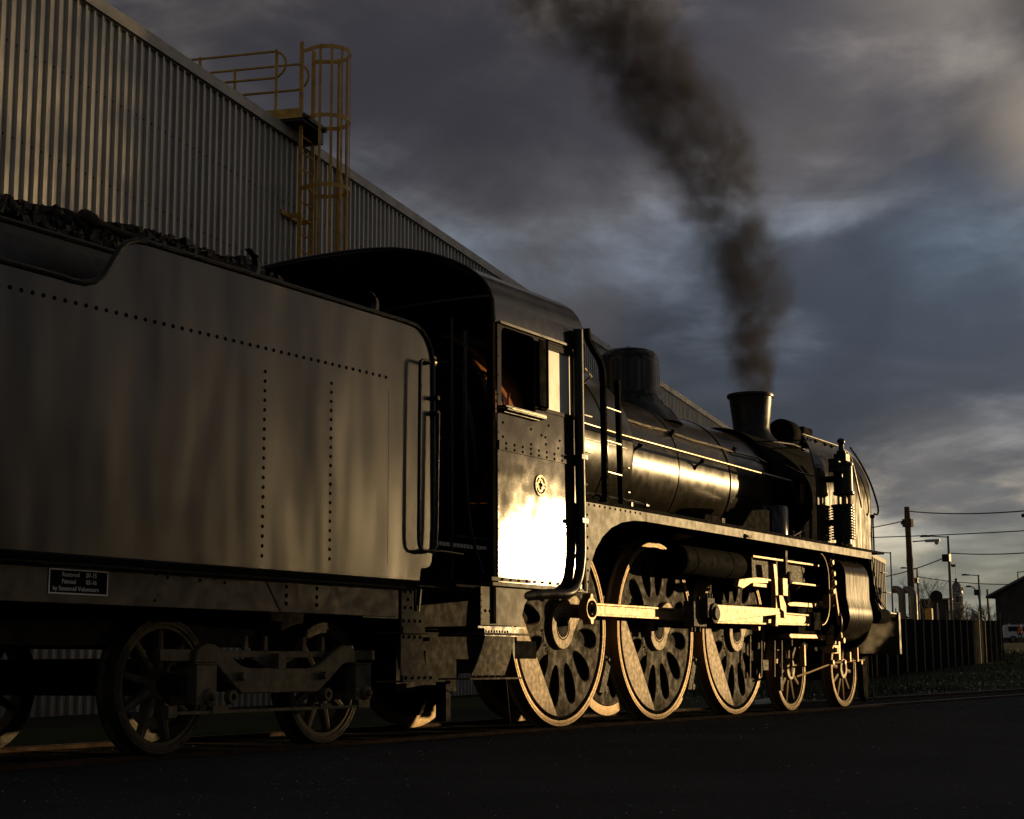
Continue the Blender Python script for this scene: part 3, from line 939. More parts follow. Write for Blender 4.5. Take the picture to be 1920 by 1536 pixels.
# end gusset and steps
b = MB().plate([(10.24, 0.82), (10.24, 1.16), (10.405, 1.16), (10.405, 0.975), (10.53, 0.975), (10.53, 0.82)], [], FY + 0.0, 0.012)
b.build('gusset_plate', M['bogie'], tender)
b = MB().plate([(10.235, 0.455), (10.235, 0.80), (10.53, 0.80), (10.54, 0.70), (10.56, 0.60), (10.60, 0.52), (10.66, 0.455)], [], FY + 0.0, 0.012)
b.build('step_side', M['bogie'], tender)
b = MB()
rivets(b, [(10.285, FY - .006, 1.12), (10.365, FY - .006, 1.12), (10.325, FY - .006, 1.06), (10.285, FY - .006, 1.0), (10.365, FY - .006, 1.0)] +
       [(10.265 + .075 * i, FY - .006, 0.90) for i in range(4)] + [(10.265 + .075 * i, FY - .006, 0.83 - .05) for i in range(4)], 0.0145)
rivets(b, [(10.27 + .085 * i, FY - .03, 0.475) for i in range(5)], 0.013)
b.build('bolt_group', M['soot_shade'], tender, kind='stuff')
for z, x1 in ((0.812, 10.72), (0.448, 10.82)):
    b = MB().box(10.235, x1, FY - 0.03, FY + 0.22, z - 0.006, z + 0.006).box(10.235, 10.68 if z < .6 else 10.53, FY - 0.026, FY - 0.014, z + 0.006, z + 0.05)
    b.pieces('step_tread', M['bogie'], tender)
b = MB().box(10.20, 10.9, FY + 0.02, 2.2, 1.165, 1.18).box(10.6, 10.62, -0.35, 2.1, 0.75, 1.15).box(10.0, 11.2, 0.7, 1.1, 0.75, 0.98)
b.pieces('drag_beam', M['under'], tender)
b = MB().bar((10.62, -0.36, 0.9), (10.66, -0.36, 1.16), 0.012, 0.02).tube(smooth_path([(10.3, TY + .1, 1.45), (10.55, -0.4, 1.44), (10.85, -0.42, 1.46), (11.15, -0.44, 1.45)]), 0.006, 6)
b.pieces('coupling_chain', M['frame'], tender)

def bogie(cx):
    bg = tender
    o = cx - 9.05
    Y = -0.25
    low = [(8.16, .59), (8.17, .655), (8.22, .70), (8.28, .715), (8.36, .705), (8.43, .675), (8.55, .61), (8.64, .565), (8.72, .553), (9.38, .55), (9.46, .565), (9.56, .62), (9.70, .695), (9.77, .715), (9.86, .71), (9.92, .68), (9.955, .62), (9.92, .585), (9.84, .59), (9.77, .58), (9.53, .42), (9.47, .385), (8.64, .385), (8.58, .42), (8.40, .555), (8.36, .585)]
    MB().plate([(x + o, z) for x, z in low], [], Y + 0.0, 0.06, bev=0.008).build('side_frame', M['bogie'], bg)
    b = MB().box(7.86 + o, 8.15 + o, Y + 0.0, Y + 0.05, .60, .675).box(9.90 + o, 10.20 + o, Y, Y + 0.05, .61, .68)
    b.box(8.36 + o, 9.70 + o, Y + 0.035, Y + 0.08, .625, .67)
    b.pieces('top_bar', M['bogie'], bg, bevel=0.004)
    for x in (8.275, 10.02):
        b = MB().box(x - .10 + o, x + .10 + o, Y - 0.03, Y + 0.2, .32, .575)
        b.lathe((x + .015 + o, Y - 0.03, .37), (0, -1, 0), [(.055, 0), (.05, .02), (.025, .035), (.022, .06), (.001, .065)], 14, caps=False)
        b.box(x - .115 + o, x + .115 + o, Y - 0.035, Y + 0.1, .575, .588)
        b.build('axle_box', M['bogie'], bg, bevel=0.006)
    b = MB()
    for x in (8.52, 9.56):
        b.ring((x + o, Y - 0.055, .365), (0, 1, 0), .048, .024, .05, 16)
    for x, z in ((8.60, .50), (9.50, .50)):
        b.cyl((x + o, Y - .02, z), (x + o, Y - .085, z), .028, n=10)
    b.pieces('pin', M['bogie'], bg)
    b = MB()
    for i in range(7):
        hw = 0.22 - 0.026 * i
        b.box(9.05 - hw + o, 9.05 + hw + o, Y + 0.04, Y + 0.12, .625 - .0 - i * .012 - .01, .625 - i * .012 - .0015)
    b.box(9.01 + o, 9.09 + o, Y - 0.005 - .03, Y + 0.13, .545, .655)
    b.build('leaf_spring', M['bogie'], bg)
    b = MB().box(7.93 + o, 10.11 + o, Y - 0.02, Y + 0.02, .262, .282)
    b.box(7.92 + o, 8.00 + o, Y - 0.03, Y + 0.03, .245, .32).box(8.34 + o, 8.50 + o, Y - 0.03, Y + 0.03, .262, .31).box(9.96 + o, 10.1 + o, Y - 0.03, Y + 0.03, .262, .33).box(9.5 + o, 9.62 + o, Y - .03, Y + .03, .27, .30)
    b.build('tie_bar', M['bogie'], bg)
    b = MB()
    for x in (8.74, 8.95, 9.38, 9.6):
        b.prism([(x - .022 + o, .672), (x + .022 + o, .672), (x + .012 + o, .77), (x - .012 + o, .77)], Y + .03, Y + .055)
    b.pieces('lug', M['bogie'], bg)
    b = MB().box(8.0 + o, 10.1 + o, 0.35, 1.45, .5, .62).box(8.9 + o, 9.2 + o, -0.2, 2.0, .42, .60)
    for x in (8.175, 9.925): b.cyl((x + o, -0.2, .445), (x + o, 2.0, .445), 0.07)
    b.pieces('bolster', M['under'], bg)
    for x in (8.175, 9.925):
        w_ = spoked_wheel('wheel', bg, x + o, .445, 9, .10, rimw=.05)
        copy_tree(w_, (x + o - 6.5, 0.9, .445), rotz=PI)
    return bg
bogie(9.05)
bogie(4.2)

# ---------------------------------------------------------------- locomotive
loco = thing('steam_locomotive', (17, 0.9, 0), 'large black steam locomotive glinting gold in low sun, smoke rising from its chimney', 'locomotive')
YC = 0.9
L = loco

# driving wheels ----------------------------------------------------
DR = 0.925
def driver(X):
    c = Vector((X, 0.0, DR))
    outer = [(X + 0.845 * math.cos(2 * PI * i / 80), DR + 0.845 * math.sin(2 * PI * i / 80)) for i in range(80)]
    holes = []
    NH = 12
    pin_a = 35
    for k in range(NH):
        adeg = pin_a + 15 + 30 * k
        rel = (adeg - pin_a) % 360
        if 165 < rel < 195 or 135 < rel < 225:      # counterweight side: shallow holes only outside the weight
            r0, r1, w_ = 0.36, 0.60, 0.070
        else:
            r0, r1, w_ = 0.37, 0.755, 0.088
        if rel < 20 or rel > 340: r0 = 0.47
        ca, sa = math.cos(R(adeg)), math.sin(R(adeg))
        pts = []
        n = 20
        for i in range(n):
            t = 2 * PI * i / n
            rr = (r0 + r1) / 2 + (r1 - r0) / 2 * math.cos(t)
            ww = w_ * math.sin(t) * (0.60 + 0.48 * (rr - r0) / (r1 - r0)) * 1.15
            pts.append((X + rr * ca - ww * sa, DR + rr * sa + ww * ca))
        holes.append(pts)
    b = MB().plate(outer, holes, 0.085, 0.13, bev=0.012)
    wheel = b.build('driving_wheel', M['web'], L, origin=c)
    MB().lathe(c, (0, 1, 0), [(.60, .088), (.86, .088), (.86, .10), (.6, .10)], 48).lathe(c, (0, 1, 0), [(0.10, -0.03), (0.10, 0.9)], 16).build('inner_disc', M['under'], wheel)
    t = MB()
    t.lathe(c, (0, 1, 0), [(0.868, 0.004), (0.918, 0.0), (DR, 0.008), (DR, 0.10), (DR + .028, .12), (DR + .028, .138), (0.9, .14), (.845, .14), (.845, .05), (0.868, 0.045), (0.868, 0.004)], 96, caps=False)
    t.lathe(c, (0, 1, 0), [(.893, .0035), (.895, -.0015), (.900, -.0015), (.902, .0025)], 96, caps=False)
    t.build('tyre', M['tyre'], wheel)
    t = MB().lathe(c, (0, 1, 0), [(.842, .032), (.870, .032), (.870, .06), (.842, .06)], 80, caps=False)
    t.build('retaining_groove', M['soot_shade'], wheel)
    # counterweight segment, opposite the pin
    a0 = pin_a + 180
    seg = [(X + .835 * math.cos(R(a0 - 50 + 100 * i / 24)), DR + .835 * math.sin(R(a0 - 50 + 100 * i / 24))) for i in range(25)]
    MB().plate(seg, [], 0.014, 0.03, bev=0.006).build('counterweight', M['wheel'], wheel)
    # hub with crank boss running out to the pin
    pa = R(pin_a); pr = 0.29
    hub = arc(X, DR, 0.215, pin_a + 50, pin_a + 310, 28)
    px_, pz_ = X + pr * math.cos(pa), DR + pr * math.sin(pa)
    boss = arc(px_, pz_, 0.135, pin_a - 75, pin_a + 75, 14)
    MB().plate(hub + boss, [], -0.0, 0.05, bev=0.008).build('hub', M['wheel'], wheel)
    b = MB()
    b.lathe((X, -0.024, DR), (0, -1, 0), [(.125, 0), (.125, .004), (.118, .004), (.118, 0)], 32, caps=False)
    b.lathe((X, -0.02, DR), (0, -1, 0), [(.016, 0.0), (.016, .0055), (.002, .006)], 12)
    b.build('axle_end', M['soot_shade'], wheel)
    b = MB()
    word = 'BOXPOK'
    for i, ch in enumerate(word):
        a = R(pin_a + 152 + i * 8.6)
        rr = 0.335
        rad_ = Vector((math.cos(a), 0, math.sin(a))); tan = Vector((-math.sin(a), 0, math.cos(a)))
        b.text(ch, 0.062, (X + rr * rad_.x, 0.019, DR + rr * rad_.z), tan, -rad_, 0.004)
    b.build('cast_lettering', M['soot_shade'], wheel, smooth=0)
    return wheel
DX = (13.573, 15.668, 17.761)
w0 = driver(DX[0])
for x in DX[1:]:
    copy_tree(w0, (x - 17, -0.9, DR))
for x in DX:
    copy_tree(w0, (x - 17, 0.9, DR), rotz=PI)
PIN = (0.29 * math.cos(R(35)), 0.29 * math.sin(R(35)))
BX = (19.533, 21.505)
bw = spoked_wheel('bogie_wheel', L, BX[0], .51, 10, .135, rimw=.052)
bw2 = copy_tree(bw, (BX[1] - 17, -0.9, .51)); bw2.rotation_euler = (0, 0.25, 0)
for x in BX: copy_tree(bw, (x - 17, 0.9, .51), rotz=PI)

# frames, ash pan, stretchers: all in shadow under the boiler
b = MB()
for y in (0.24, 1.53):
    b.plate([(11.4, .75), (11.4, 1.45), (22.6, 1.45), (23.4, 1.25), (23.4, .85), (20.2, .70), (19.0, .62), (12.0, .62)], [], y, 0.035)
b.pieces('main_frame', M['under'], L)
b = MB().box(11.6, 13.0, .3, 1.5, .5, 1.6).box(13.8, 15.4, .3, 1.5, .95, 1.7).box(18.8, 22.2, 0.2, 1.6, .9, 1.9)
for x in (12.2, 14.6, 16.7, 18.7, 22.8): b.box(x - .1, x + .1, .26, 1.52, .7, 1.3)
for x in BX + DX: b.cyl((x, .1, .51 if x > 19 else .925), (x, 1.7, .51 if x > 19 else .925), .09)
b.pieces('frame_stretcher', M['under'], L)
b = MB()
for x in (14.62, 16.71, 18.6):
    b.prism([(x - .05, 1.25), (x + .04, 1.25), (x + .035, .62), (x + .02, .35), (x - .04, .35), (x - .03, .62)], .09, .12)
    b.lathe((x, .085, .62), (0, -1, 0), [(.04, 0), (.04, .02), (.015, .03), (.015, .06)], 10)
    b.lathe((x - .01, .085, .33), (0, -1, 0), [(.035, 0), (.035, .03)], 10)
b.pieces('brake_hanger', M['grime'], L)
b = MB().prism([(14.58, .30), (14.70, .55), (14.62, .60), (14.46, .30)], .06, .13).prism([(16.66, .30), (16.78, .55), (16.70, .60), (16.56, .30)], .06, .13)
b.pieces('brake_block', M['grime'], L)

# rods ---------------------------------------------------------------
P1, P2, P3 = [(x + PIN[0], DR + PIN[1]) for x in DX]
def isection(b, a, c, Y, h0, h1, th, web):
    """fluted rod between a and c (x,z); outer face at Y, th thick"""
    b.plate([(a[0], a[1] - h0), (c[0], c[1] - h1), (c[0], c[1] + h1), (a[0], a[1] + h0)],
            [[(a[0] + .12, a[1] - h0 + .022), (a[0] + .12, a[1] + h0 - .022), (c[0] - .12, c[1] + h1 - .022), (c[0] - .12, c[1] - h1 + .022)]], Y + th / 2, th, bev=.003)
    b.prism([(a[0] + .1, a[1] - h0 + .01), (c[0] - .1, c[1] - h1 + .01), (c[0] - .1, c[1] + h1 - .01), (a[0] + .1, a[1] + h0 - .01)], Y + web, Y + th - .01)
for a, c in ((P1, P2), (P2, P3)):
    b = MB()
    isection(b, a, c, -0.17, .062, .062, .055, .022)
    b.build('coupling_rod', M['rod'], L)
def big_end(x, z, Y, r, name='rod_end', mt='rod'):
    b = MB()
    b.plate([(x + (r + (.035 if abs(math.sin(2 * t)) < .35 and abs(math.sin(t)) > .5 else 0)) * math.cos(t), z + (r + (.035 if abs(math.sin(2 * t)) < .35 and abs(math.sin(t)) > .5 else 0)) * math.sin(t)) for t in [2 * PI * i / 40 for i in range(40)]], [], Y + .035, .09, bev=.006)
    e = b.build(name, M[mt], L)
    b = MB().ring((x, Y - .022, z), (0, 1, 0), r * .72, r * .5, .02, 24, .003)
    b.lathe((x, Y + .01, z), (0, -1, 0), [(r * .42, 0), (r * .42, .035), (r * .2, .04), (r * .2, .055), (.002, .056)], 20)
    b.build('pin_cap', M['soot_shade'], e)
    return e
big_end(*P1, -0.20, .112)
big_end(*P3, -0.20, .105)
# main rod from the middle driver forward to the crosshead
XH = (19.40, P2[1] + 0.01)
b = MB()
isection(b, P2, XH, -0.36, .092, .068, .075, .025)
b.build('main_rod', M['rod'], L)
b = MB().box(P2[0] - .16, P2[0] + .17, -.39, -.27, P2[1] - .135, P2[1] + .135)
for dx_ in (-.12, -.04, .09):
    b.cyl((P2[0] + dx_, -.33, P2[1] + .13), (P2[0] + dx_, -.33, P2[1] + .19), .022, n=8)
    b.cyl((P2[0] + dx_, -.33, P2[1] - .13), (P2[0] + dx_, -.33, P2[1] - .19), .022, n=8)
b.build('big_end_strap', M['grime'], L, bevel=.01)
# return crank and eccentric rod in front of the main rod
b = MB()
rc = (P2[0] + .18, P2[1] + .01)
b.plate(arc(rc[0], rc[1], .095, 90, 270, 10) + [(17.95, P2[1] + .045), (17.95, P2[1] + .115)], [], -.455, .05, bev=.004)
b.build('eccentric_rod', M['rod'], L)
b = MB()
b.lathe((rc[0], -.44, rc[1]), (0, -1, 0), [(.11, -.1), (.11, .0), (.11, .05), (.07, .055), (.07, .075), (.002, .076)], 24)
b.box(rc[0] - .16, rc[0] + .03, -.47, -.40, rc[1] - .05, rc[1] + .16)
for i in range(3): b.cyl((rc[0] - .12 + i * .06, -.44, rc[1] + .15), (rc[0] - .12 + i * .06, -.44, rc[1] + .21), .018, n=8)
b.build('return_crank', M['grime'], L, bevel=.006)
# expansion link, bracket and lifting gear
b = MB()
link = [(18.03 + .05 * math.cos(t) * 1.0 + (-.06 if abs(z_) > .2 else 0), 1.30 + z_) for t, z_ in ((PI, .42), (PI, .2), (PI, 0), (PI, -.2), (0, -.2), (0, 0), (0, .2), (0, .42))]
b.plate([(17.93, 1.72), (17.97, 1.50), (17.98, 1.30), (17.96, 1.10), (17.94, 1.00), (18.02, 1.0), (18.06, 1.12), (18.08, 1.3), (18.07, 1.5), (18.03, 1.72)], [], -.40, .06, bev=.005)
b.box(18.12, 18.26, -.47, -.40, 1.36, 1.56)
b.plate([(18.02, 1.36), (18.06, 1.20), (18.16, 1.17), (18.16, 1.10), (18.24, 1.10), (18.24, 1.24), (18.14, 1.36)], [], -.43, .05, bev=.004)
b.build('expansion_link', M['rod'], L)
b = MB().plate([(16.95, 1.50), (17.45, 1.545), (17.80, 1.545), (17.80, 1.49), (17.30, 1.47), (17.05, 1.40), (16.90, 1.42)], [], -.38, .06, bev=.004)
b.box(17.35, 17.75, -.41, -.33, 1.44, 1.475)
b.build('lifting_arm', M['rod'], L)
# motion girder: I-beam in front, black drum standing in for the shaded mass behind
b = MB().box(17.40, 19.55, -.40, -.14, 1.770, 1.790).box(17.40, 19.55, -.40, -.14, 1.520, 1.540)
b.pieces('girder_flange', M['rod'], L)
b = MB().box(17.43, 19.30, -.30, -.28, 1.54, 1.77)
b.build('girder_web', M['grime'], L)
b = MB().box(17.40, 17.42, -.38, -.16, 1.541, 1.769).box(18.36, 18.42, -.42, -.30, 1.46, 1.90).box(18.2, 18.24, -.36, -.30, 1.541, 1.769)
b.lathe((18.46, -.42, 1.58), (0, -1, 0), [(.075, -.1), (.075, .02), (.06, .03)], 16)
b.lathe((18.88, -.30, 1.50), (0, 0, -1), [(.10, 0), (.06, .035), (.05, .04)], 16)
b.pieces('girder_bracket', M['grime'], L)
b = MB().lathe((15.65, -.22, 1.665), (1, 0, 0), [(.05, 0), (.13, .01), (.15, .04), (.152, .08), (.152, 1.60), (.14, 1.66), (.02, 1.69)], 32)
b.build('shade_drum', M['soot_shade'], L)  # added drum, coloured near-black for the shade there
b = MB()
for x in (15.95, 16.9): b.lathe((x, -.22, 1.665), (1, 0, 0), [(.153, 0), (.157, 0), (.157, .05), (.153, .05)], 32, caps=False)
b.pieces('drum_strap', M['soot_shade'], L)
# slide bars and crosshead
b = MB()
b.plate([(18.60, 1.28), (18.66, 1.255), (19.75, 1.262), (19.75, 1.315), (18.85, 1.312), (18.66, 1.300)], [], -.27, .13, bev=.004)
b.plate([(18.62, .905), (18.66, .93), (19.70, .93), (19.70, .88), (18.68, .875)], [], -.27, .13, bev=.004)
b.pieces('slide_bar', M['rod'], L)
b = MB().box(18.95, 19.62, -.33, -.12, .935, 1.25).box(19.30, 19.55, -.40, -.30, .98, 1.20)
b.build('crosshead', M['soot_shade'], L, bevel=.01)
b = MB()
for z_ in (.88, 1.05, 1.30): b.box(19.66, 19.80, -.36, -.22, z_ - .02, z_ + .05)
for x, z_, h in ((19.86, 1.40, .07), (19.80, 1.30, .05), (19.98, 1.16, .06), (19.94, 1.02, .08), (19.92, .90, .09), (19.88, .76, .06)):
    b.box(x - .055, x + .055, -.44, -.34, z_ - h, z_ + h * .4)
    b.lathe((x + .02, -.44, z_ - .02), (0, -1, 0), [(.03, 0), (.03, .03), (.02, .04)], 8)
b.pieces('cylinder_fitting', M['rod'], L, bevel=.006)
b = MB()
for x, z_ in ((19.66, 1.82), (19.70, 1.68), (19.72, 1.57), (19.66, 1.46), (19.78, 1.96)):
    b.lathe((x, -.50, z_), (0, -1, 0), [(.05, 0), (.05, .02), (.03, .035), (.03, .05)], 12)
b.pieces('valve_cover_nut', M['rod'], L)
b = MB().bar((19.74, -.52, 1.50), (20.0, -.50, .86), .03, .05)
b.lathe((20.0, -.49, .86), (0, -1, 0), [(.035, 0), (.035, .05)], 10)
b.build('combination_lever', M['rod'], L)
# drain cocks and pipes low down
b = MB().tube([(18.9, -.3, .42), (19.3, -.32, .47), (19.7, -.34, .53), (20.1, -.34, .58), (20.6, -.36, .60), (21.2, -.38, .62)], .014, 8)
b.box(19.86, 20.05, -.44, -.34, .70, .80).box(20.12, 20.18, -.42, -.36, .62, .85).box(20.6, 20.64, -.4, -.34, .60, .72).box(20.9, 20.93, -.4, -.34, .6, .78)
b.box(19.1, 19.14, -.34, -.28, .55, .80)
for x in (20.0, 20.45, 21.1): b.lathe((x, -.36, .59), (0, -1, 0), [(.03, 0), (.03, .03)], 8)
b.build('drain_pipe', M['rod'], L)
b = MB()
for k, x in enumerate((18.05, 18.30, 18.62, 18.75, 18.98)):
    b.bar((x, -.05 - .04 * k, .42), (x + .04, -.05 - .04 * k, .90), .02, .025)
b.box(18.35, 18.52, -.1, -.04, .50, .62).box(18.9, 18.98, -.1, .0, .25, .58)
b.pieces('brake_rigging', M['grime'], L)

# cylinder block ------------------------------------------------------
prof = [(-.10, .80), (-.30, .83), (-.46, .90), (-.57, 1.01), (-.615, 1.14), (-.60, 1.28), (-.575, 1.40), (-.575, 1.68), (-.555, 1.77), (-.50, 1.85), (-.42, 1.89), (-.10, 1.90)]
# order top to bottom so that the thickness grows inwards
b = MB().sweep([(y, z) for y, z in prof], 20.03, 20.93, -.012)
b.build('cylinder_jacket', M['jacket'], L)
b = MB().prism([(y + .014, z) for y, z in prof], 20.06, 20.90, 'YZ')
b.lathe((19.88, -.24, 1.09), (1, 0, 0), [(.10, -.1), (.12, 0), (.29, .02), (.31, .05), (.31, .19)], 36)
b.lathe((19.88, -.16, 1.62), (1, 0, 0), [(.05, -.05), (.17, 0), (.20, .03), (.20, .19)], 30)
b.lathe((20.9, -.24, 1.09), (1, 0, 0), [(.33, 0), (.33, .06), (.28, .08), (.05, .12)], 36)
b.lathe((20.9, -.16, 1.62), (1, 0, 0), [(.2, 0), (.2, .10), (.16, .12), (.05, .14)], 30)
b.build('cylinder', M['soot_shade'], L)
b = MB().ring((19.885, -.24, 1.09), (1, 0, 0), .315, .295, .02, 40, .003)
b.build('cover_rim', M['black'], L)
b = MB()
for x, y, z_ in ((20.25, -.47, 1.872), (20.70, -.47, 1.872)): b.lathe((x, y, z_), (0, -.5, .8), [(.025, 0), (.025, .02), (.012, .03)], 8)
b.pieces('jacket_bolt', M['soot_shade'], L)
# rounded loop plate standing before the cylinder (valve spindle guard)
loop = arc(19.30, 1.62, .30, 90, 0, 8) + arc(19.30, 1.34, .30, 0, -90, 8)
b = MB().tube([(x, -.50, z_) for x, z_ in loop], .009, 6)
b.build('guard_rim', M['rod'], L)
b = MB().plate([(18.7, 1.90)] + arc(19.30, 1.60, .295, 90, 0, 8) + arc(19.30, 1.36, .295, 0, -90, 8) + [(19.0, 1.1), (18.9, 1.3)], [], -.12, .02)
b.build('guard_plate', M['soot_shade'], L)

# running board and valance ------------------------------------------
b = MB().box(12.95, 21.50, -.62, .22, 2.018, 2.048)
b.pieces('running_board', M['soot_shade'], L)
b = MB().box(12.95, 21.2, 1.6, 2.40, 2.018, 2.048).box(12.95, 21.2, 2.38, 2.40, 1.93, 2.018)
b.pieces('running_board', M['soot_shade'], L)
arch = [(12.975, 1.215), (13.0, 1.34), (13.05, 1.47), (13.14, 1.60), (13.28, 1.72), (13.46, 1.815), (13.68, 1.88), (13.92, 1.915), (14.2, 1.928)]
b = MB().plate(arch + [(14.20, 2.0175), (12.955, 2.0175), (12.955, 1.215)], [], -.60, .010, bev=.002)
b.build('splasher', M['valance'], L)
cuts = [14.202, 15.35, 16.62, 17.80, 19.14, 20.17, 21.0]
for a, c in zip(cuts[:-1], cuts[1:]):
    MB().box(a + .002, c - .002, -.606, -.594, 1.928, 2.0175).build('valance', M['valance'], L)
b = MB()
rivets(b, [(13.02 + i * .105, -.605, 1.995) for i in range(11)] + [(12.985, -.605, 1.30 + i * .1) for i in range(7)], .013)
b.build('rivet_row', M['valance'], L, kind='stuff')
b = MB().box(16.66, 16.80, -.625, -.606, 1.925, 1.975)
for i in range(3): b.lathe((16.69 + .04 * i, -.62, 1.95), (0, -1, 0), [(.014, 0), (.014, .025)], 8)
b.build('pipe_clamp', M['wheel'], L)
b = MB().tube([(13.0, -.585, 2.09), (13.15, -.59, 2.10), (14.10, -.59, 2.098), (14.2, -.59, 2.085)], .013, 8).lathe((14.2, -.59, 2.085), (1, 0, 0), [(.024, 0), (.024, .06)], 10)
b.box(13.3, 13.33, -.60, -.57, 2.045, 2.09).box(13.9, 13.93, -.60, -.57, 2.045, 2.09)
b.build('board_rail', M['black'], L)
# springs seen through the splasher opening
b = MB().box(13.45, 13.95, -.02, .08, 1.615, 1.70).box(13.55, 13.75, -.02, .08, 1.70, 1.80)
for i in range(3): b.lathe((13.55 + .12 * i, -.02, 1.65), (0, -1, 0), [(.035, 0), (.035, .03)], 12)
b.box(13.4, 13.9, -.02, .06, 1.565, 1.595)
b.pieces('spring_hanger', M['grime'], L, bevel=.006)

# boiler --------------------------------------------------------------
ZB = 2.72
def bl(x0, x1, r0, r1, zc=ZB, name='boiler_barrel', mt='boiler', edge=0.0, n=72):
    b = MB()
    pr = []
    if edge:
        pr = [(r0, 0), (r1 + 0, (x1 - x0) - edge)] + [(r1 - edge + edge * math.cos(R(a)), (x1 - x0) - edge + edge * math.sin(R(a))) for a in (20, 40, 60, 80, 90)] + [(r1 - edge * 1.6, x1 - x0)]
    else:
        pr = [(r0, 0), (r1, x1 - x0)]
    b.lathe((x0, YC, zc), (1, 0, 0), pr, n)
    return b.build(name, M[mt], L, smooth=50)
bl(12.90, 15.15, .955, .955, ZB + .03, 'firebox_casing', edge=.10)
bl(15.1, 16.52, .815, .812)
bl(16.53, 17.98, .812, .808)
bl(17.99, 19.32, .808, .804)
for x in (15.19, 16.525, 17.985):
    b = MB().lathe((x - .022, YC, ZB), (1, 0, 0), [(.812, 0), (.820, .003), (.820, .041), (.812, .044)], 72, caps=False)
    b.build('boiler_band', M['boiler'], L)
b = MB().lathe((14.45, YC, ZB + .03), (1, 0, 0), [(.95, 0), (.962, .003), (.962, .041), (.95, .044)], 72, caps=False)
b.build('boiler_band', M['boiler'], L)
b = MB().lathe((19.32, YC, ZB), (1, 0, 0), [(.80, 0), (.86, .0), (.875, .02), (.875, 3.00), (.87, 3.05), (.80, 3.07), (.72, 3.12), (.62, 3.2), (.35, 3.30), (.05, 3.33)], 72)
b.build('smokebox', M['soot_shade'], L)
b = MB().box(19.8, 22.0, .25, 1.55, 1.55, 2.1)
b.build('smokebox_saddle', M['soot_shade'], L)
b = MB()
for z_ in (2.55, 2.30):
    b.box(14.9, 14.94, -.075, -.055, z_, z_ + .012)
for x, z_ in ((13.15, 2.98), (13.15, 2.62), (13.9, 2.75)): b.box(x, x + 1.0, -.062, -.050, z_, z_ + .01)
b.tube([(13.35, -.07, 2.85), (13.36, -.085, 2.6), (13.37, -.08, 2.42)], .008, 6)
b.pieces('cladding_seam', M['black'], L)
# washout plugs
b = MB()
for x, z_ in ((13.15, 2.45), (13.5, 2.2), (14.0, 2.3)):
    b.lathe((x, -.055, z_), (0, -1, 0), [(.018, -.03), (.018, .01), (.01, .015)], 10)
b.pieces('washout_plug', M['black'], L)

# dome
xd = 16.93
b = MB().lathe((xd, YC, 3.44), (0, 0, 1), [(.62, -.12), (.52, .03), (.43, .10), (.385, .18), (.365, .26), (.360, .60), (.345, .68), (.31, .735), (.24, .765), (.10, .785), (.01, .79)], 48, caps=False)
b.build('steam_dome', M['dome_black'], L)
b = MB().cyl((xd, YC, 4.22), (xd, YC, 4.26), .012, n=8); b.build('dome_stud', M['black'], L)
b = MB().lathe((14.5, YC, 3.66), (0, 0, 1), [(.34, -.05), (.30, .05), (.27, .12), (.27, .30), (.24, .36), (.02, .38)], 40, caps=False)
b.build('safety_valve_cover', M['black'], L)
# chimney
xc = 20.67
b = MB().lathe((xc, YC, 3.50), (0, 0, 1), [(.50, -.06), (.40, .04), (.31, .10), (.262, .17), (.245, .24), (.290, .64), (.292, .66), (.318, .668), (.322, .69), (.318, .712), (.290, .716), (.272, .70), (.235, .30), (.235, .05)], 56, caps=False)
b.build('chimney', M['black'], L)
# generator drum and headlamp box behind the chimney
xg = 21.85
b = MB().lathe((xg - .05, YC - .05, 3.79), (1, 0, 0), [(.02, -.2), (.19, -.2), (.21, -.17), (.21, .10), (.19, .13), (.02, .15)], 32)
b.build('generator', M['soot_shade'], L)
b = MB().box(22.05, 22.42, YC - .24, YC + .24, 3.70, 3.93)
b.lathe((22.42, YC, 3.80), (1, 0, 0), [(.17, -.01), (.19, .0), (.19, .06), (.17, .07)], 24)
b.box(22.12, 22.3, YC - .1, YC + .1, 3.56, 3.70)
b.build('headlamp', M['soot_shade'], L, bevel=.006)
b = MB().lathe((22.55, YC + .1, 3.56), (0, 0, 1), [(.10, -.1), (.10, .1), (.13, .11), (.13, .18), (.1, .2)], 20)
b.build('marker_lamp', M['soot_shade'], L)
# smokebox dressing
b = MB().tube([(19.4, -.05, 3.05), (19.9, -.06, 3.0), (20.6, -.05, 3.02)], .012, 6).tube([(19.5, .15, 3.38), (20.2, .13, 3.42), (21.3, .1, 3.35)], .012, 6)
b.tube([(19.7, .02, 2.9), (19.9, -.04, 2.6), (19.95, -.06, 2.2), (19.9, -.05, 2.05)], .02, 8).tube([(20.1, .02, 2.9), (20.3, -.04, 2.5), (20.2, -.06, 2.05)], .02, 8)
b.pieces('smokebox_pipe', M['black'], L)
b = MB().prism([(20.55, 2.42), (20.72, 2.44), (20.73, 2.60), (20.66, 2.78), (20.58, 2.72)], -.10, -.04)
b.box(19.9, 19.94, -.10, -.05, 2.6, 2.86).box(20.9, 20.93, -.12, -.05, 3.1, 3.2)
b.pieces('steam_pipe_flange', M['wheel'], L)
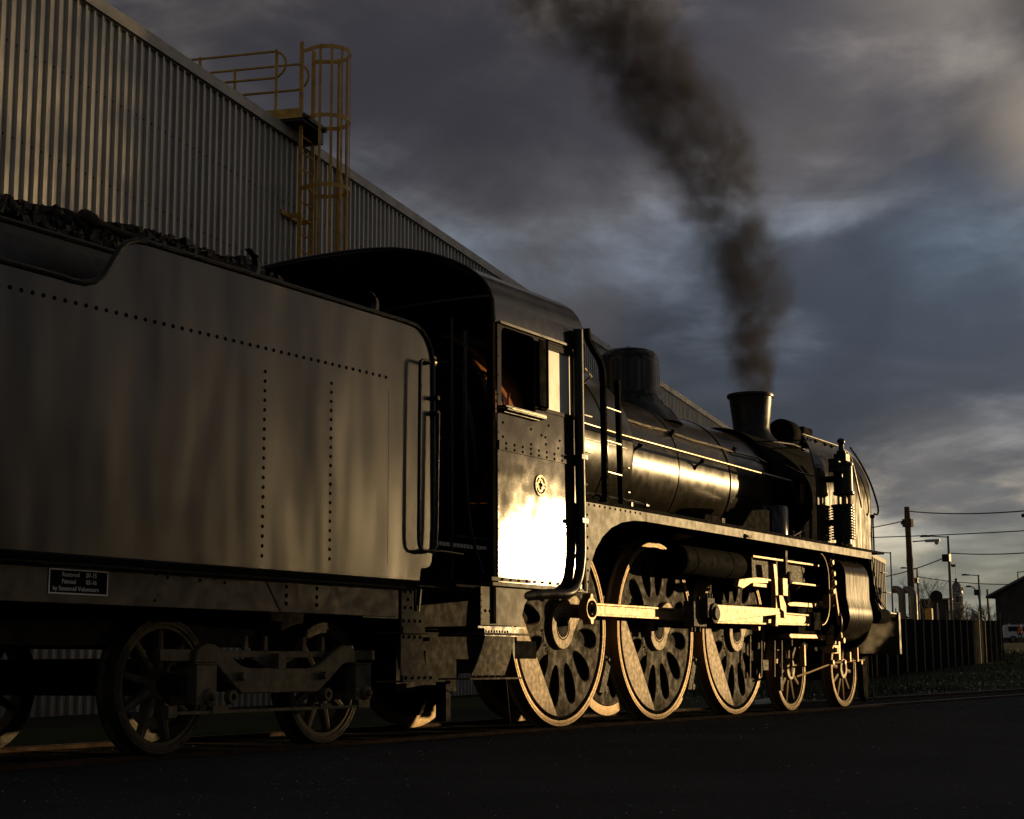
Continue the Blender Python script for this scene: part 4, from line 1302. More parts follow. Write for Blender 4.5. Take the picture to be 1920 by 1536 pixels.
# boiler handrail and lubricator pipe
b = MB().tube([(12.95, -.13, 2.90), (14.71, -.11, 2.865), (19.55, -.05, 2.86)], .019, 12)
b.build('boiler_handrail', M['chrome'], L)
for x in (15.35, 16.95, 18.62):
    r_ = .812
    a = math.asin((2.80 - ZB) / r_)
    MB().lathe((x - .02, YC - r_ * math.cos(a) + .01, 2.77), (0.15, -1, .75), [(.032, 0), (.026, .02), (.014, .04), (.014, .10), (.026, .115), (.026, .14), (.015, .15)], 10).build('handrail_stanchion', M['black'], L)
def on_boiler(x, z, r=.812):
    return (x, YC - math.sqrt(max(0, (r + .02) ** 2 - (z - ZB) ** 2)), z)
b = MB().tube([on_boiler(x, z_) for x, z_ in ((15.2, 3.15), (15.8, 3.13), (16.4, 3.14), (17.1, 3.11), (17.8, 3.12), (18.3, 3.10), (19.0, 3.12), (19.5, 3.05))], .012, 8)
b.build('lubricator_pipe', M['chrome'], L)
b = MB()
for x in (16.5, 18.25): b.obox(on_boiler(x, 3.13, .83), (1, 0, 0), (0, 1, .6), (0, -.6, 1), .02, .02, .035)
b.pieces('pipe_clip', M['black'], L)
# sand box / tool box on the running board
cap = arc(18.45, 0, .17, -90, 90, 10)
b = MB()
b.prism([(16.98, 2.049), (17.35, 2.30), (17.75, 2.34), (18.0, 2.34), (18.0, 2.049)], -.42, -.08)
b.pieces('sand_box', M['soot_shade'], L, bevel=.012)
b = MB().lathe((18.14, -.32, 2.049), (0, 0, 1), [(.215, 0), (.215, .34), (.205, .355), (.02, .36)], 36)
b.build('lubricator_tank', M['dome_black'], L)
b = MB().prism([(16.55, 2.15), (16.72, 2.15), (16.80, 2.05), (16.62, 2.05)], -.30, -.28).box(16.2, 16.6, -.34, -.06, 2.049, 2.17).lathe((16.22, -.3, 2.10), (0, -1, 0), [(.07, 0), (.07, .06)], 16)
b.build('lubricator', M['soot_shade'], L)
b = MB().box(16.66, 16.74, -.345, -.338, 2.07, 2.16)
b.build('name_tab', M['bogie'], L)
b = MB()
for x, z_ in ((18.75, 2.12), (18.95, 2.10), (19.1, 2.16)):
    b.cyl((x, -.35, 2.048), (x + .02, -.36, z_), .018, n=8).lathe((x + .02, -.36, z_), (0, 0, 1), [(.03, 0), (.03, .03), (.01, .05)], 8)
b.tube([(18.6, -.4, 2.07), (18.75, -.42, 2.12), (18.9, -.42, 2.16)], .010, 6)
b.pieces('oil_fitting', M['frame'], L)

# smoke deflectors ----------------------------------------------------
def deflector(sgn):
    # cross section in Y,Z: upright, then curling in over the boiler
    sec = [(-.47, 2.049), (-.475, 2.45), (-.475, 2.78), (-.462, 2.95), (-.43, 3.12), (-.38, 3.28), (-.31, 3.42)]
    def xr(z):  # rear edge
        return 19.36
    def xf(z):  # front edge, rounded top corner
        if z < 2.85: return 21.45
        t = min(1, (z - 2.85) / .57)
        return 21.45 - 0.75 * (1 - math.sqrt(max(0, 1 - t * t)))
    zs = [2.049 + (3.42 - 2.049) * i / 26 for i in range(27)]
    def yz(z):
        for (y0, z0), (y1, z1) in zip(sec[:-1], sec[1:]):
            if z <= z1 + 1e-6:
                t = (z - z0) / (z1 - z0)
                return y0 + (y1 - y0) * t
        return sec[-1][0]
    nx_ = 10
    vs = []
    for th in (0, .008):
        for z in zs:
            y = yz(z) + th
            if sgn > 0: y = 1.8 - y
            for i in range(nx_ + 1):
                vs.append((xr(z) + (xf(z) - xr(z)) * i / nx_, y, z))
    n = nx_ + 1; K_ = len(zs) * n
    f = []
    for j in range(len(zs) - 1):
        for i in range(nx_):
            a = j * n + i
            f.append((a, a + 1, a + n + 1, a + n)); f.append((K_ + a, K_ + a + n, K_ + a + n + 1, K_ + a + 1))
        for i in (0, nx_):
            a = j * n + i
            f.append((a, a + n, a + n + K_, a + K_))
    a0 = (len(zs) - 1) * n
    for i in range(nx_): f.append((a0 + i, a0 + i + 1, a0 + i + 1 + K_, a0 + i + K_))
    o = MB().add(vs, f).build('smoke_deflector', M['plate'], L)
    y = (lambda v: v) if sgn < 0 else (lambda v: 1.8 - v)
    e = [(xf(z) + .004, y(yz(z) + .004), z) for z in zs]
    e += [(20.70 - 1.34 * i / 8, y(-.306), 3.424) for i in range(1, 9)]
    e = e + [(19.356, y(yz(z) + .004), z) for z in reversed(zs)]
    MB().tube(e, .009, 6).build('edge_beading', M['black'], o)
    return o
deflector(-1); deflector(1)
b = MB().tube([(19.40, -.36, 3.37), (19.7, -.33, 3.40), (20.5, -.33, 3.40)], .012, 8)
for x in (19.55, 19.75, 20.1, 20.35): b.cyl((x, -.32, 3.40), (x, -.345, 3.35), .02, n=6)
b.bar((19.5, -.34, 3.36), (19.9, YC - .3, 3.45), .03, .015).bar((20.4, -.34, 3.36), (20.6, YC - .3, 3.45), .03, .015)
b.build('deflector_rail', M['black'], L)
b = MB().tube(smooth_path([(20.80, -.44, 3.40), (21.05, -.47, 3.25), (21.30, -.52, 3.0), (21.46, -.55, 2.75), (21.50, -.56, 2.63), (21.46, -.56, 2.56), (21.38, -.54, 2.56)]), .014, 8)
b.pieces('handrail', M['black'], L)
b = MB().tube([(21.47, -.49, 2.52), (21.47, -.49, 2.06)], .012, 8).lathe((21.47, -.49, 2.56), (0, 0, -1), [(.02, 0), (.03, .02), (.02, .05)], 8)
b.build('handrail_post', M['black'], L)
# air pump in front of the deflector
xp, yp = 19.82, -.66
b = MB()
prf = [(.10, 0), (.10, .06)]
z_ = .06
for i in range(12):
    prf += [(.150, z_ + .004), (.150, z_ + .016), (.122, z_ + .020), (.122, z_ + .034)]
    z_ += .034
prf += [(.145, z_), (.145, z_ + .03), (.05, z_ + .04)]
b.lathe((xp, yp + .02, 2.05), (0, 0, 1), prf, 32)
b.build('finned_air_cylinder', M['black'], L, smooth=25)
b = MB()
for dx_, dy_ in ((-.07, -.04), (.07, -.04), (0, .07), (0, -.08)): b.cyl((xp + dx_, yp + dy_, 2.53), (xp + dx_, yp + dy_, 2.68), .018, n=8)
b.cyl((xp, yp, 2.53), (xp, yp, 2.68), .03, n=10)
b.pieces('pump_column', M['rod'], L)
b = MB().lathe((xp, yp, 2.67), (0, 0, 1), [(.05, -.02), (.12, 0), (.135, .01), (.135, .04), (.122, .05), (.122, .36), (.135, .37), (.135, .40), (.11, .41), (.02, .42)], 36)
b.build('steam_cylinder', M['boiler'], L)
b = MB().box(xp - .10, xp + .05, yp - .08, yp + .08, 3.09, 3.19).lathe((xp - .03, yp, 3.19), (0, 0, 1), [(.06, 0), (.06, .04), (.035, .05), (.035, .13), (.05, .135), (.05, .18), (.02, .2)], 12)
b.box(xp + .06, xp + .12, yp - .05, yp + .05, 3.09, 3.21).lathe((xp + .22, yp, 3.07), (0, 0, 1), [(.035, 0), (.04, .04), (.025, .09), (.025, .13), (.01, .14)], 12)
b.box(xp - .2, xp - .12, yp - .02, yp + .12, 2.95, 3.12).lathe((xp - .16, yp, 2.9), (0, -1, 0), [(.03, 0), (.03, .05)], 8)
b.build('valve_gear_head', M['black'], L, bevel=.006)
b = MB().tube(smooth_path([(xp + .20, yp - .02, 3.06), (xp + .20, yp - .02, 2.80), (xp + .19, yp - .02, 2.66), (xp + .10, yp - .02, 2.57), (xp + .02, yp - .02, 2.56)]), .008, 6)
b.tube(smooth_path([(xp + .26, yp, 3.20), (xp + .42, yp + .03, 3.19), (xp + .62, yp + .06, 3.05), (xp + .85, yp + .08, 2.75), (xp + .98, yp + .1, 2.60)]), .013, 6)
b.build('pump_pipe', M['black'], L)
b = MB().box(xp - .2, xp + .2, yp - .02, -.42, 2.03, 2.06).box(xp - .12, xp + .12, yp + .06, -.46, 2.30, 2.36).box(xp - .12, xp + .12, yp + .06, -.46, 2.85, 2.91)
b.pieces('pump_bracket', M['soot_shade'], L)
# front platform ---------------------------------------------------------
drop = [(21.42, 2.03), (21.46, 1.90), (21.50, 1.75), (21.56, 1.60), (21.64, 1.45), (21.75, 1.345), (21.90, 1.29), (22.10, 1.27), (22.50, 1.265)]
b = MB().sweep(drop, -.45, 2.25, -.014, plane='XZ')
b.build('front_platform', M['black'], L)
b = MB().sweep([(x, z - .016) for x, z in drop], -.44, -.425, -.045, plane='XZ')
b.build('platform_side', M['soot_shade'], L)
b = MB().box(22.50, 22.58, -.47, 2.27, .70, 1.28)
b.build('buffer_beam', M['frame'], L, bevel=.004)
b = MB()
for y in (-.05, 1.85):
    b.lathe((22.58, y, 1.05), (1, 0, 0), [(.12, 0), (.10, .05), (.09, .30), (.22, .42), (.22, .45), (.02, .47)], 24)
b.pieces('buffer', M['black'], L)
b = MB().tube(smooth_path([(21.46, -.46, 2.0), (21.52, -.47, 1.75), (21.6, -.47, 1.55), (21.7, -.47, 1.42), (21.9, -.47, 1.32)]), .011, 6)
for z_, x in ((1.78, 21.52), (1.52, 21.62)): b.bar((x, -.56, z_), (x + .22, -.56, z_), .05, .012)
b.build('front_step', M['frame'], L)
b = MB().lathe((21.45, -.46, 1.20), (1, -.1, 0), [(.02, 0), (.10, .02), (.10, .35), (.02, .38)], 20)
b.build('cylinder_relief_valve', M['soot_shade'], L)
b = MB().prism([(22.05, 1.1), (22.35, 1.1), (22.34, .09), (22.22, .06), (22.12, .14)], -.06, .02)
b.bar((22.36, -.10, .75), (22.40, -.10, .10), .01, .015).bar((22.40, -.10, .13), (22.50, -.10, .05), .01, .015)
b.pieces('guard_iron', M['soot_shade'], L)
b = MB().box(21.9, 22.45, .1, 1.7, .35, 1.2)
b.build('pilot_casting', M['soot_shade'], L)

# cab --------------------------------------------------------------------
CY = -.58
CX0, CX1 = 11.465, 12.96
def rr(x0, x1, z0, z1, r, top_only=True):
    p = [(x0, z0), (x1, z0)]
    p += arc(x1 - r, z1 - r, r, 0, 90, 5) + arc(x0 + r, z1 - r, r, 90, 180, 5)
    return p
win1 = rr(11.53, 12.10, 2.705, 3.37, .06)
win2 = rr(12.255, 12.80, 2.74, 3.37, .04)
b = MB().plate([(CX0, 1.235), (CX1, 1.235), (CX1, 3.50), (CX0, 3.50)], [win1, win2], CY + .006, .012, bev=.002)
cs = b.build('cab_side', M['cab'], L)
b = MB().plate([(CX0, 1.235), (CX1, 1.235), (CX1, 3.50), (CX0, 3.50)], [win1, win2], 2.38, .012, bev=.002)
b.build('cab_side', M['cab'], L)
b = MB().box(CX0 + .01, CX1 - .06, CY - .010, CY, 2.325, 2.405)
b.build('waist_band', M['cab'], L)
b = MB()
rivets(b, [(CX0 + .12 + i * .138, CY - .010, 2.345) for i in range(10)] + [(CX0 + .12 + i * .138, CY - .010, 2.388) for i in range(10)], .0125)
rivets(b, [(11.545, CY, 2.66), (11.55, CY, 2.56), (11.55, CY, 2.44), (12.03, CY, 2.64), (12.02, CY, 2.56), (12.02, CY, 2.43), (12.33, CY, 2.63), (12.20, CY, 2.53), (12.27, CY, 2.52), (12.28, CY, 2.46), (12.5, CY, 2.45), (12.53, CY, 2.52), (11.80, CY, 2.645)], .0125)
rivets(b, [(11.52 + i * .135, CY - .006, 1.262) for i in range(9)], .0135)
rivets(b, [(11.478, CY, 1.35 + .16 * i) for i in range(14)], .006)
b.build('rivet_row', M['soot_shade'], cs, kind='stuff')
# builder's plate
bp = MB().lathe((12.165, CY, 2.09), (0, -1, 0), [(.095, 0), (.095, .008), (.090, .012), (.083, .012), (.080, .008), (.01, .008)], 40)
bpo = bp.build('builders_plate', M['emblem'], cs)
b = MB()
rp = random.Random(5)
for i in range(13):     # worn raised lettering round the rim, not legible
    a = R(158 - i * 11.3)
    if 5 <= i <= 6: continue
    e = Vector((math.cos(a), 0, math.sin(a)))
    b.obox(Vector((12.165, CY - .010, 2.09)) + e * .066, (-e.z, 0, e.x), (0, 1, 0), e, .0042, .002, rp.uniform(.005, .008))
for i in range(15):
    a = R(205 + i * 9.3)
    if i == 7: continue
    e = Vector((math.cos(a), 0, math.sin(a)))
    b.obox(Vector((12.165, CY - .010, 2.09)) + e * .066, (-e.z, 0, e.x), (0, 1, 0), e, .004, .002, rp.uniform(.005, .008))
for x, z_, w_, h in ((-.014, .038, .005, .005), (.010, .038, .007, .005), (-.02, .010, .004, .012), (.0, .012, .004, .02), (.02, .010, .004, .012), (-.030, .004, .003, .009), (.031, .002, .003, .010), (0, -.028, .016, .010), (-.01, -.01, .003, .008), (.012, -.01, .003, .008)):
    b.box(12.165 + x - w_, 12.165 + x + w_, CY - .012, CY - .008, 2.09 + z_ - h, 2.09 + z_ + h)
for x in (-.072, .072): b.lathe((12.165 + x, CY - .008, 2.09), (0, -1, 0), [(.007, 0), (.007, .004)], 8)
b.build('plate_relief', M['soot_shade'], bpo)
# arm rest, window furniture
b = MB().box(11.50, 12.17, CY - .075, CY - .001, 2.655, 2.672).box(11.50, 12.19, CY - .060, CY - .001, 2.680, 2.700).box(11.52, 12.12, CY - .03, CY - .001, 2.640, 2.652)
b.pieces('arm_rest', M['black'], cs, bevel=.003)
b = MB().box(11.58, 12.16, CY - .078, CY - .074, 2.6725, 2.678)
b.build('arm_rest_edge', M['chrome'], cs)
b = MB().plate([(12.105, 2.80), (12.125, 2.775), (12.235, 2.775), (12.235, 3.36), (12.105, 3.36)], [], CY - .035, .012, bev=.002)
b.box(12.238, 12.252, CY - .05, CY - .001, 2.765, 3.37).box(12.15, 12.26, CY - .03, CY - .001, 2.75, 2.765)
b.build('wind_screen', M['soot_shade'], cs)
b = MB().box(12.25, 12.81, CY + .020, CY + .026, 2.73, 3.33)
b.build('window_pane', M['glass'], cs)
b = MB().box(12.255, 12.80, CY - .004, CY + .03, 3.315, 3.365).box(12.255, 12.80, CY - .004, CY + .03, 2.742, 2.775)
b.pieces('window_frame', M['cab'], cs)
b = MB().box(CX0 + .02, CX1 - .02, CY - .02, CY - .001, 3.392, 3.412)
b.build('window_runner', M['black'], cs)
b = MB().box(11.36, 12.0, CY - .004, CY + .02, 1.245, 1.275).box(11.36, 13.0, CY - .012, CY + .1, 1.205, 1.232)
b.build('cab_sill', M['valance'], L)
# lower valance under the cab
low = [(11.23, .885), (11.23, 1.195), (12.10, 1.195), (12.02, 1.15), (11.93, 1.06), (11.885, .96), (11.87, .885)]
b = MB().plate(low, [], CY + .03, .012, bev=.002)
lo = b.build('cab_apron', M['valance'], L)
b = MB()
rivets(b, [(11.30, CY + .024, 1.0), (11.37, CY + .024, 1.0), (11.43, CY + .024, 1.0)], .014)
rivets(b, [(11.242, CY + .024, .93 + .05 * i) for i in range(5)], .006)
b.build('rivet_row', M['soot_shade'], lo, kind='stuff')
b = MB().box(11.20, 11.95, CY + .03, .2, .862, .878).box(11.3, 11.85, CY + .03, -.1, .80, .862)
b.build('cab_bottom_plate', M['black'], L)
b = MB().plate([(11.30, .80), (11.76, .80), (11.69, .62), (11.60, .485), (11.08, .485), (11.17, .58), (11.25, .70)], [], CY + .03, .012, bev=.002)
b.build('step_side', M['bogie'], L)
b = MB().box(11.25, 12.02, CY + .0, CY + .3, .812, .826).box(11.0, 11.82, CY - .02, CY + .28, .455, .468)
b.build('step_tread', M['bogie'], L)
b = MB()
rivets(b, [(11.30 + .085 * i, CY + .02, .838) for i in range(5)] + [(11.12 + .1 * i, CY + .01, .48) for i in range(5)], .012)
b.build('rivet_row', M['bogie'], L, kind='stuff')
b = MB().tube([(11.75, CY + .1, .46), (12.55, -.05, .05)], .005, 6).bar((11.9, -.4, .98), (12.0, -.4, .62), .05, .05)
b.build('sand_pipe', M['frame'], L)
MB().box(12.0, 12.35, CY + .15, CY + .17, .62, .77).build('rail_guard', M['soot_shade'], L)
b = MB().box(11.0, 11.9, .1, 1.6, .35, .8).cyl((11.4, -.1, .38), (11.4, 1.9, .38), .03, n=8).box(11.35, 11.42, -.15, -.05, .12, .45)
b.build('ash_pan', M['under'], L)

# cab roof: outer skin with the back edge cut in a curve
def roof_prof(n=28):
    o = []
    for i in range(n + 1):
        a = PI - PI * i / n
        y = YC + 1.49 * math.copysign(abs(math.cos(a)) ** 0.80, math.cos(a))
        z = 3.40 + (4.06 - 3.40) * abs(math.sin(a)) ** 0.62
        o.append((y, z))
    return o
rp_ = roof_prof()
def back_x(y):
    t = min(1.0, abs(y - YC) / 1.49)
    return 10.98 + 0.42 * max(0.0, (t - .45) / .55) ** 1.6
def front_x(z):
    return 13.0
vs, fs = [], []
NXR = 8
for th in (0, 1):
    for y, z in rp_:
        q = Vector((y - YC, z - 3.2)); q.normalize()
        yy, zz = y - q.x * .02 * th, z - q.y * .02 * th
        xb = back_x(y); xf_ = 13.0 - (0.0)
        for i in range(NXR + 1):
            vs.append((xb + (xf_ - xb) * i / NXR, yy, zz))
n = NXR + 1; K_ = len(rp_) * n
for j in range(len(rp_) - 1):
    for i in range(NXR):
        a = j * n + i
        fs.append((a, a + 1, a + n + 1, a + n)); fs.append((K_ + a, K_ + a + n, K_ + a + n + 1, K_ + a + 1))
    for i in (0, NXR):
        a = j * n + i
        fs.append((a, a + n, a + n + K_, a + K_))
for j in (0, len(rp_) - 1):
    for i in range(NXR):
        a = j * n + i
        fs.append((a, a + 1, a + 1 + K_, a + K_))
rf = MB().add(vs, fs).build('cab_roof', M['roofsheet'], L, smooth=50)
b = MB().tube([(back_x(y) - .002, y, z) for y, z in rp_] + [], .014, 6)
b.build('roof_edge', M['black'], rf)
# rear pillars of the cab running up into the roof edge, and the front wall
b = MB()
for y in (CY + .035, 2.345):
    b.box(11.40, 11.44, y - .03, y + .03, .9, 3.45)
b.pieces('cab_pillar', M['soot_shade'], L)
b = MB().plate([(y, z - .03) for y, z in rp_] + [(2.37, 2.05), (-.57, 2.05)], [[(-.50, 2.85), (-.13, 2.85), (-.13, 3.45), (-.44, 3.45)], [(2.30, 2.85), (1.93, 2.85), (1.93, 3.45), (2.24, 3.45)]], 12.94, .02, plane='YZ')
b.build('cab_front', M['soot_shade'], L)
b = MB().box(10.9, 12.9, CY + .05, 2.33, 1.18, 1.20).box(12.4, 12.9, CY + .05, .1, 1.2, 1.9).box(12.4, 12.9, 1.7, 2.3, 1.2, 1.9)
b.pieces('cab_floor', M['under'], L)
b = MB()
for x, y, z_ in ((11.15, -.35, 3.745), (11.5, -.42, 3.69), (11.9, -.42, 3.69), (12.3, -.42, 3.69), (12.85, -.52, 3.56), (12.85, -.50, 3.60), (11.55, -.55, 3.48), (12.2, -.5, 3.62)):
    b.lathe((x, y, z_ + .005), (0, -.6, .8), [(.018, -.02), (.018, .012), (.01, .018)], 8)
b.pieces('roof_bolt', M['soot_shade'], rf)
# backhead of the boiler
MB().lathe((12.25, YC, 2.69), (1, 0, 0), [(.02, 0), (.84, .0), (.90, .03), (.93, .09), (.930, .10)], 64, caps=False).build('backhead_plate', M['soot_shade'], L)  # brown drum's face, coloured near-black to keep the cab interior dark
b = MB().lathe((12.35, YC, 2.69), (1, 0, 0), [(.931, 0), (.932, .57)], 64, caps=False)
b.build('boiler_backhead', M['brown'], L)
b = MB().lathe((12.52, YC, 2.69), (1, 0, 0), [(.930, 0), (.942, .004), (.942, .02), (.930, .024)], 64, caps=False)
b.tube([(12.56, -.035, 2.98), (12.52, -.07, 2.99), (12.50, -.07, 2.94), (12.53, -.05, 2.86), (12.55, -.04, 2.78)], .012, 6)
b.build('backhead_band', M['brown'], L)
b = MB().ring((11.9, .25, 2.45), (1, 0, 0), .10, .085, .02, 24).cyl((11.9, .25, 2.45), (12.1, .25, 2.45), .015, n=8)
b.tube([(11.95, -.1, 2.2), (11.9, -.05, 2.7), (12.0, .1, 3.1), (12.2, .3, 3.2)], .018, 8).tube([(11.95, .5, 3.2), (11.9, .1, 3.22), (12.0, -.3, 3.0)], .015, 8)
b.tube([(11.85, .0, 2.55), (11.86, -.05, 2.62), (11.88, -.02, 2.68)], .012, 6)
b.pieces('cab_pipework', M['black'], L)
b = MB()
for y, z_ in ((.3, 3.2), (.75, 3.28), (1.05, 3.24)):
    b.lathe((11.75, y, z_), (-1, 0, 0), [(.06, -.06), (.06, 0), (.05, .005), (.01, .006)], 16)
b.pieces('pressure_gauge', M['emblem'], L)
b = MB()
b.tube(smooth_path([(11.22, -.42, 3.3), (11.22, -.42, 2.4), (11.26, -.44, 1.7), (11.36, -.50, 1.30)]), .014, 8).tube([(11.12, -.35, 3.4), (11.12, -.35, 1.25)], .012, 6)
b.pieces('cab_handrail', M['black'], L)

# pipes down the cab front
P_ = smooth_path([(12.795, -.635, 3.56), (12.80, -.635, 2.6), (12.81, -.635, 1.75), (12.79, -.635, 1.45), (12.70, -.635, 1.26), (12.50, -.66, 1.18), (12.25, -.60, 1.165), (11.95, -.52, 1.14)], 10)
MB().tube(P_, .045, 14).build('injector_pipe', M['black'], L)
b = MB()
for z_ in (1.83, 2.40): b.box(12.75, 12.86, -.685, -.592, z_ - .02, z_ + .02)
b.pieces('pipe_clamp', M['black'], L)
b = MB().cyl((12.885, -.62, 1.55), (12.885, -.62, 1.22), .010, n=6).cyl((12.885, -.62, 2.0), (12.885, -.62, 1.55), .006, n=6)
b.pieces('thin_pipe', M['black'], L)
# ladder up to the boiler ahead of the cab
st1 = smooth_path([(12.95, -.64, 3.60), (12.98, -.64, 3.50), (13.08, -.64, 3.42), (13.20, -.64, 3.34), (13.26, -.64, 3.22), (13.265, -.64, 3.0), (13.27, -.64, 2.5), (13.275, -.64, 2.05)], 6)
b = MB()
for a, c in zip(st1[:-1], st1[1:]): b.bar(a, c + (c - a) * .15, .035, .055, upv=(0, -1, 0))
b.build('ladder_stile', M['soot_shade'], L)
b = MB().bar((13.635, -.60, 3.22), (13.68, -.60, 2.05), .035, .05, upv=(0, -1, 0))
b.build('ladder_stile', M['soot_shade'], L)
for z_ in (2.93, 2.62, 2.33):
    MB().cyl((13.27, -.62, z_), (13.65, -.62, z_ - .01), .008, n=6).build('ladder_rung', M['chrome'], L)
b = MB().tube([(12.97, -.6, 3.24), (13.3, -.5, 3.22), (13.62, -.2, 3.2)], .012, 6)
b.build('hand_hold', M['chrome'], L)

# ---------------------------------------------------------------- background right of the locomotive
def G(x, y): return gz(x, y) - 0.05
# lower ribbed shed
A = Vector((94.2, 24.1, 0)); Bp = Vector((108.3, 27.0, 0))
t_ = (Bp - A).normalized(); n_ = Vector((-t_.y, t_.x, 0))
sb = thing('small_shed', (101, 30, G(101, 30)), 'low ribbed shed with vertical cladding seen just past the front of the locomotive', 'shed')
ln = (Bp - A).length
me = None
k = 0
while k * 0.95 < ln + 8:
    s_ = ln - (k + 1) * 0.95
    if me is None:
        b = MB()
        pr = [(0, 0), (.62, 0), (.68, -.10), (.86, -.10), (.92, 0), (.95, 0)]
        for (a0, o0), (a1, o1) in zip(pr[:-1], pr[1:]):
            q0 = A + t_ * (s_ + a0) + n_ * o0; q1 = A + t_ * (s_ + a1) + n_ * o1
            b.add([(q0.x, q0.y, .5), (q1.x, q1.y, .5), (q1.x, q1.y, 7.3), (q0.x, q0.y, 7.3)], [(0, 1, 2, 3)])
        first = b.build('cladding_sheet', M['shed'], sb, recalc=False, smooth=0)
        me = first; fs_ = s_; floc = first.location.copy()
    else:
        o = me.copy(); C.objects.link(o)
        o.location = floc + t_ * (s_ - fs_)
    k += 1
q = MB(); c = A + t_ * (ln / 2 - 4); q.obox((c.x, c.y, 7.42), t_, n_, (0, 0, 1), ln / 2 + 4, .16, .14); q.build('roof_trim', M['trim'], sb)
q = MB(); c = Bp + n_ * 5; q.obox((c.x, c.y, 3.9), t_, n_, (0, 0, 1), .05, 5, 3.5)
c = A + t_ * (ln / 2 - 4) + n_ * 5; q.obox((c.x, c.y, 7.3), t_, n_, (0, 0, 1), ln / 2 + 4, 5, .1)
q.build('end_wall', M['roof'], sb)
q = MB(); c = Bp - t_ * 4.4 - n_ * .2; q.obox((c.x, c.y, 4.6), t_, n_, (0, 0, 1), .45, .06, .9); q.build('vent', M['black'], sb)

# goose-neck ducts
def duct(x, y, h, name_label):
    g = G(x, y)
    pts = [(x, y, g + .2), (x, y, 5.0), (x - .02, y + .02, 5.12 + h)]
    e = []
    for i in range(9):
        a = R(180 * i / 8 * .5)
        e.append((x - .0 * i, y + .38 * (1 - math.cos(a)), 4.93 + h + .42 * math.sin(a)))
    e.append((x, y + .62, 5.35 + h))
    o = MB().tube([(x, y, g + .2)] + e, .24, 14).build('duct', M['pole'])
    tag(o, name_label, 'duct', None)
duct(105.3, 24.15, .03, 'pale bent duct nearest the timber utility pole, right of its twin')
duct(104.9, 24.80, .06, 'pale bent duct against the end of the small ribbed shed, left of its twin')

# palisade fence, panel by panel
fence = thing('palisade_fence', (65, 10.6, G(65, 10.6)), 'dark steel palisade fence running away behind the front of the locomotive', 'fence')
F0, F1 = Vector((47.0, 8.55, 0)), Vector((79.5, 12.1, 0))
ft = (F1 - F0).normalized(); fn = Vector((-ft.y, ft.x, 0)); fl = (F1 - F0).length
pale = None
NP = 0
s_ = 0.0
rf_ = random.Random(3)
while s_ < fl:
    p = F0 + ft * s_
    g = G(p.x, p.y)
    if pale is None:
        b = MB()
        w_, h_ = .055, 2.25
        sec = [(-w_, .02), (-.018, -.012), (.018, -.012), (w_, .02)]
        vs = []
        for z in (0, h_ - .10):
            for a, o in sec:
                q = p + ft * a + fn * (o - .03)
                vs.append((q.x, q.y, g + z))
        q = p - fn * .035
        vs.append((q.x, q.y, g + h_))
        b.add(vs, [(0, 1, 5, 4), (1, 2, 6, 5), (2, 3, 7, 6), (4, 5, 8), (5, 6, 8), (6, 7, 8)])
        pale = b.build('pale', M['fence'], fence, recalc=False, smooth=0, origin=(p.x, p.y, g))
    else:
        o = pale.copy(); C.objects.link(o)
        o.location = Vector((p.x, p.y, g + rf_.uniform(-.02, .03))) - Vector(OFF[fence])
    NP += 1
    s_ += 1.65
for z in (.35, 1.70):
    q = MB()
    for i in range(12):
        a = F0 + ft * fl * i / 12 + fn * .14; c = F0 + ft * fl * (i + 1) / 12 + fn * .14
        q.bar((a.x, a.y, G(a.x, a.y) + z), (c.x, c.y, G(c.x, c.y) + z), .04, .05)
    q.build('rail', M['fence'], fence)
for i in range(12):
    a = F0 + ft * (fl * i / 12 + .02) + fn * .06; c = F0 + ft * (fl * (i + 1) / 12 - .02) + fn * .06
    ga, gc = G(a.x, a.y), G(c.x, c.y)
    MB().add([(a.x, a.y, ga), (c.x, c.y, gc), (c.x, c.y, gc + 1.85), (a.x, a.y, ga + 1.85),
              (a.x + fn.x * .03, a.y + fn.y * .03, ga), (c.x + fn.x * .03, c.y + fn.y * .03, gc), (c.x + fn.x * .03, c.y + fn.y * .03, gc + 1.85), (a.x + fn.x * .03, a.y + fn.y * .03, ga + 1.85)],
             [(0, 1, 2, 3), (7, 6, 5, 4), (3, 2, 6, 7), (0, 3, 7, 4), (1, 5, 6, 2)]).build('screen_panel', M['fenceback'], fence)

# poles and lamps: all positions are real positions in metres
def lamp_post(x, y, ztop, dirv, arm, label, box=None, lean=0.0, r=.10, head=.9):
    g = G(x, y)
    t = thing('street_lamp', (x, y, g), label, 'street lamp', 'street lamps beyond the fence')
    dv = Vector((dirv[0], dirv[1], 0)).normalized()
    MB().cyl((x, y, g), (x, y, ztop), r, r * .6, 10).build('pole', M['pole'], t)
    e = Vector((x, y, ztop - .1)) + dv * arm
    MB().tube([(x, y, ztop - .1), tuple(e + Vector((0, 0, .12)))], .05, 8).build('arm', M['pole'], t)
    q = MB(); c = e + Vector((0, 0, .12)) + dv * head * .4
    q.obox(c, dv, (-dv.y, dv.x, 0), (0, 0, 1), head * .5, .14, .07); q.obox(c + Vector((0, 0, .07)) + dv * .1, dv, (-dv.y, dv.x, 0), (0, 0, 1), head * .3, .1, .05)
    q.build('lamp_head', M['black'], t, bevel=.03)
    if box:
        MB().box(x - .3, x + .3, y - .1, y + .55, box - .32, box + .32).build('junction_box', M['black'], t)
    return t
lamp_post(144.6, 32.6, 11.83, (-.6, 1.9), 1.6, 'tall dark street lamp with a box on its post, right of the timber pole', box=9.9, r=.17)
lamp_post(143.1, 37.4, 10.52, (-.4, 1.2), 1.15, 'street lamp standing behind the small ribbed shed, only its top showing')
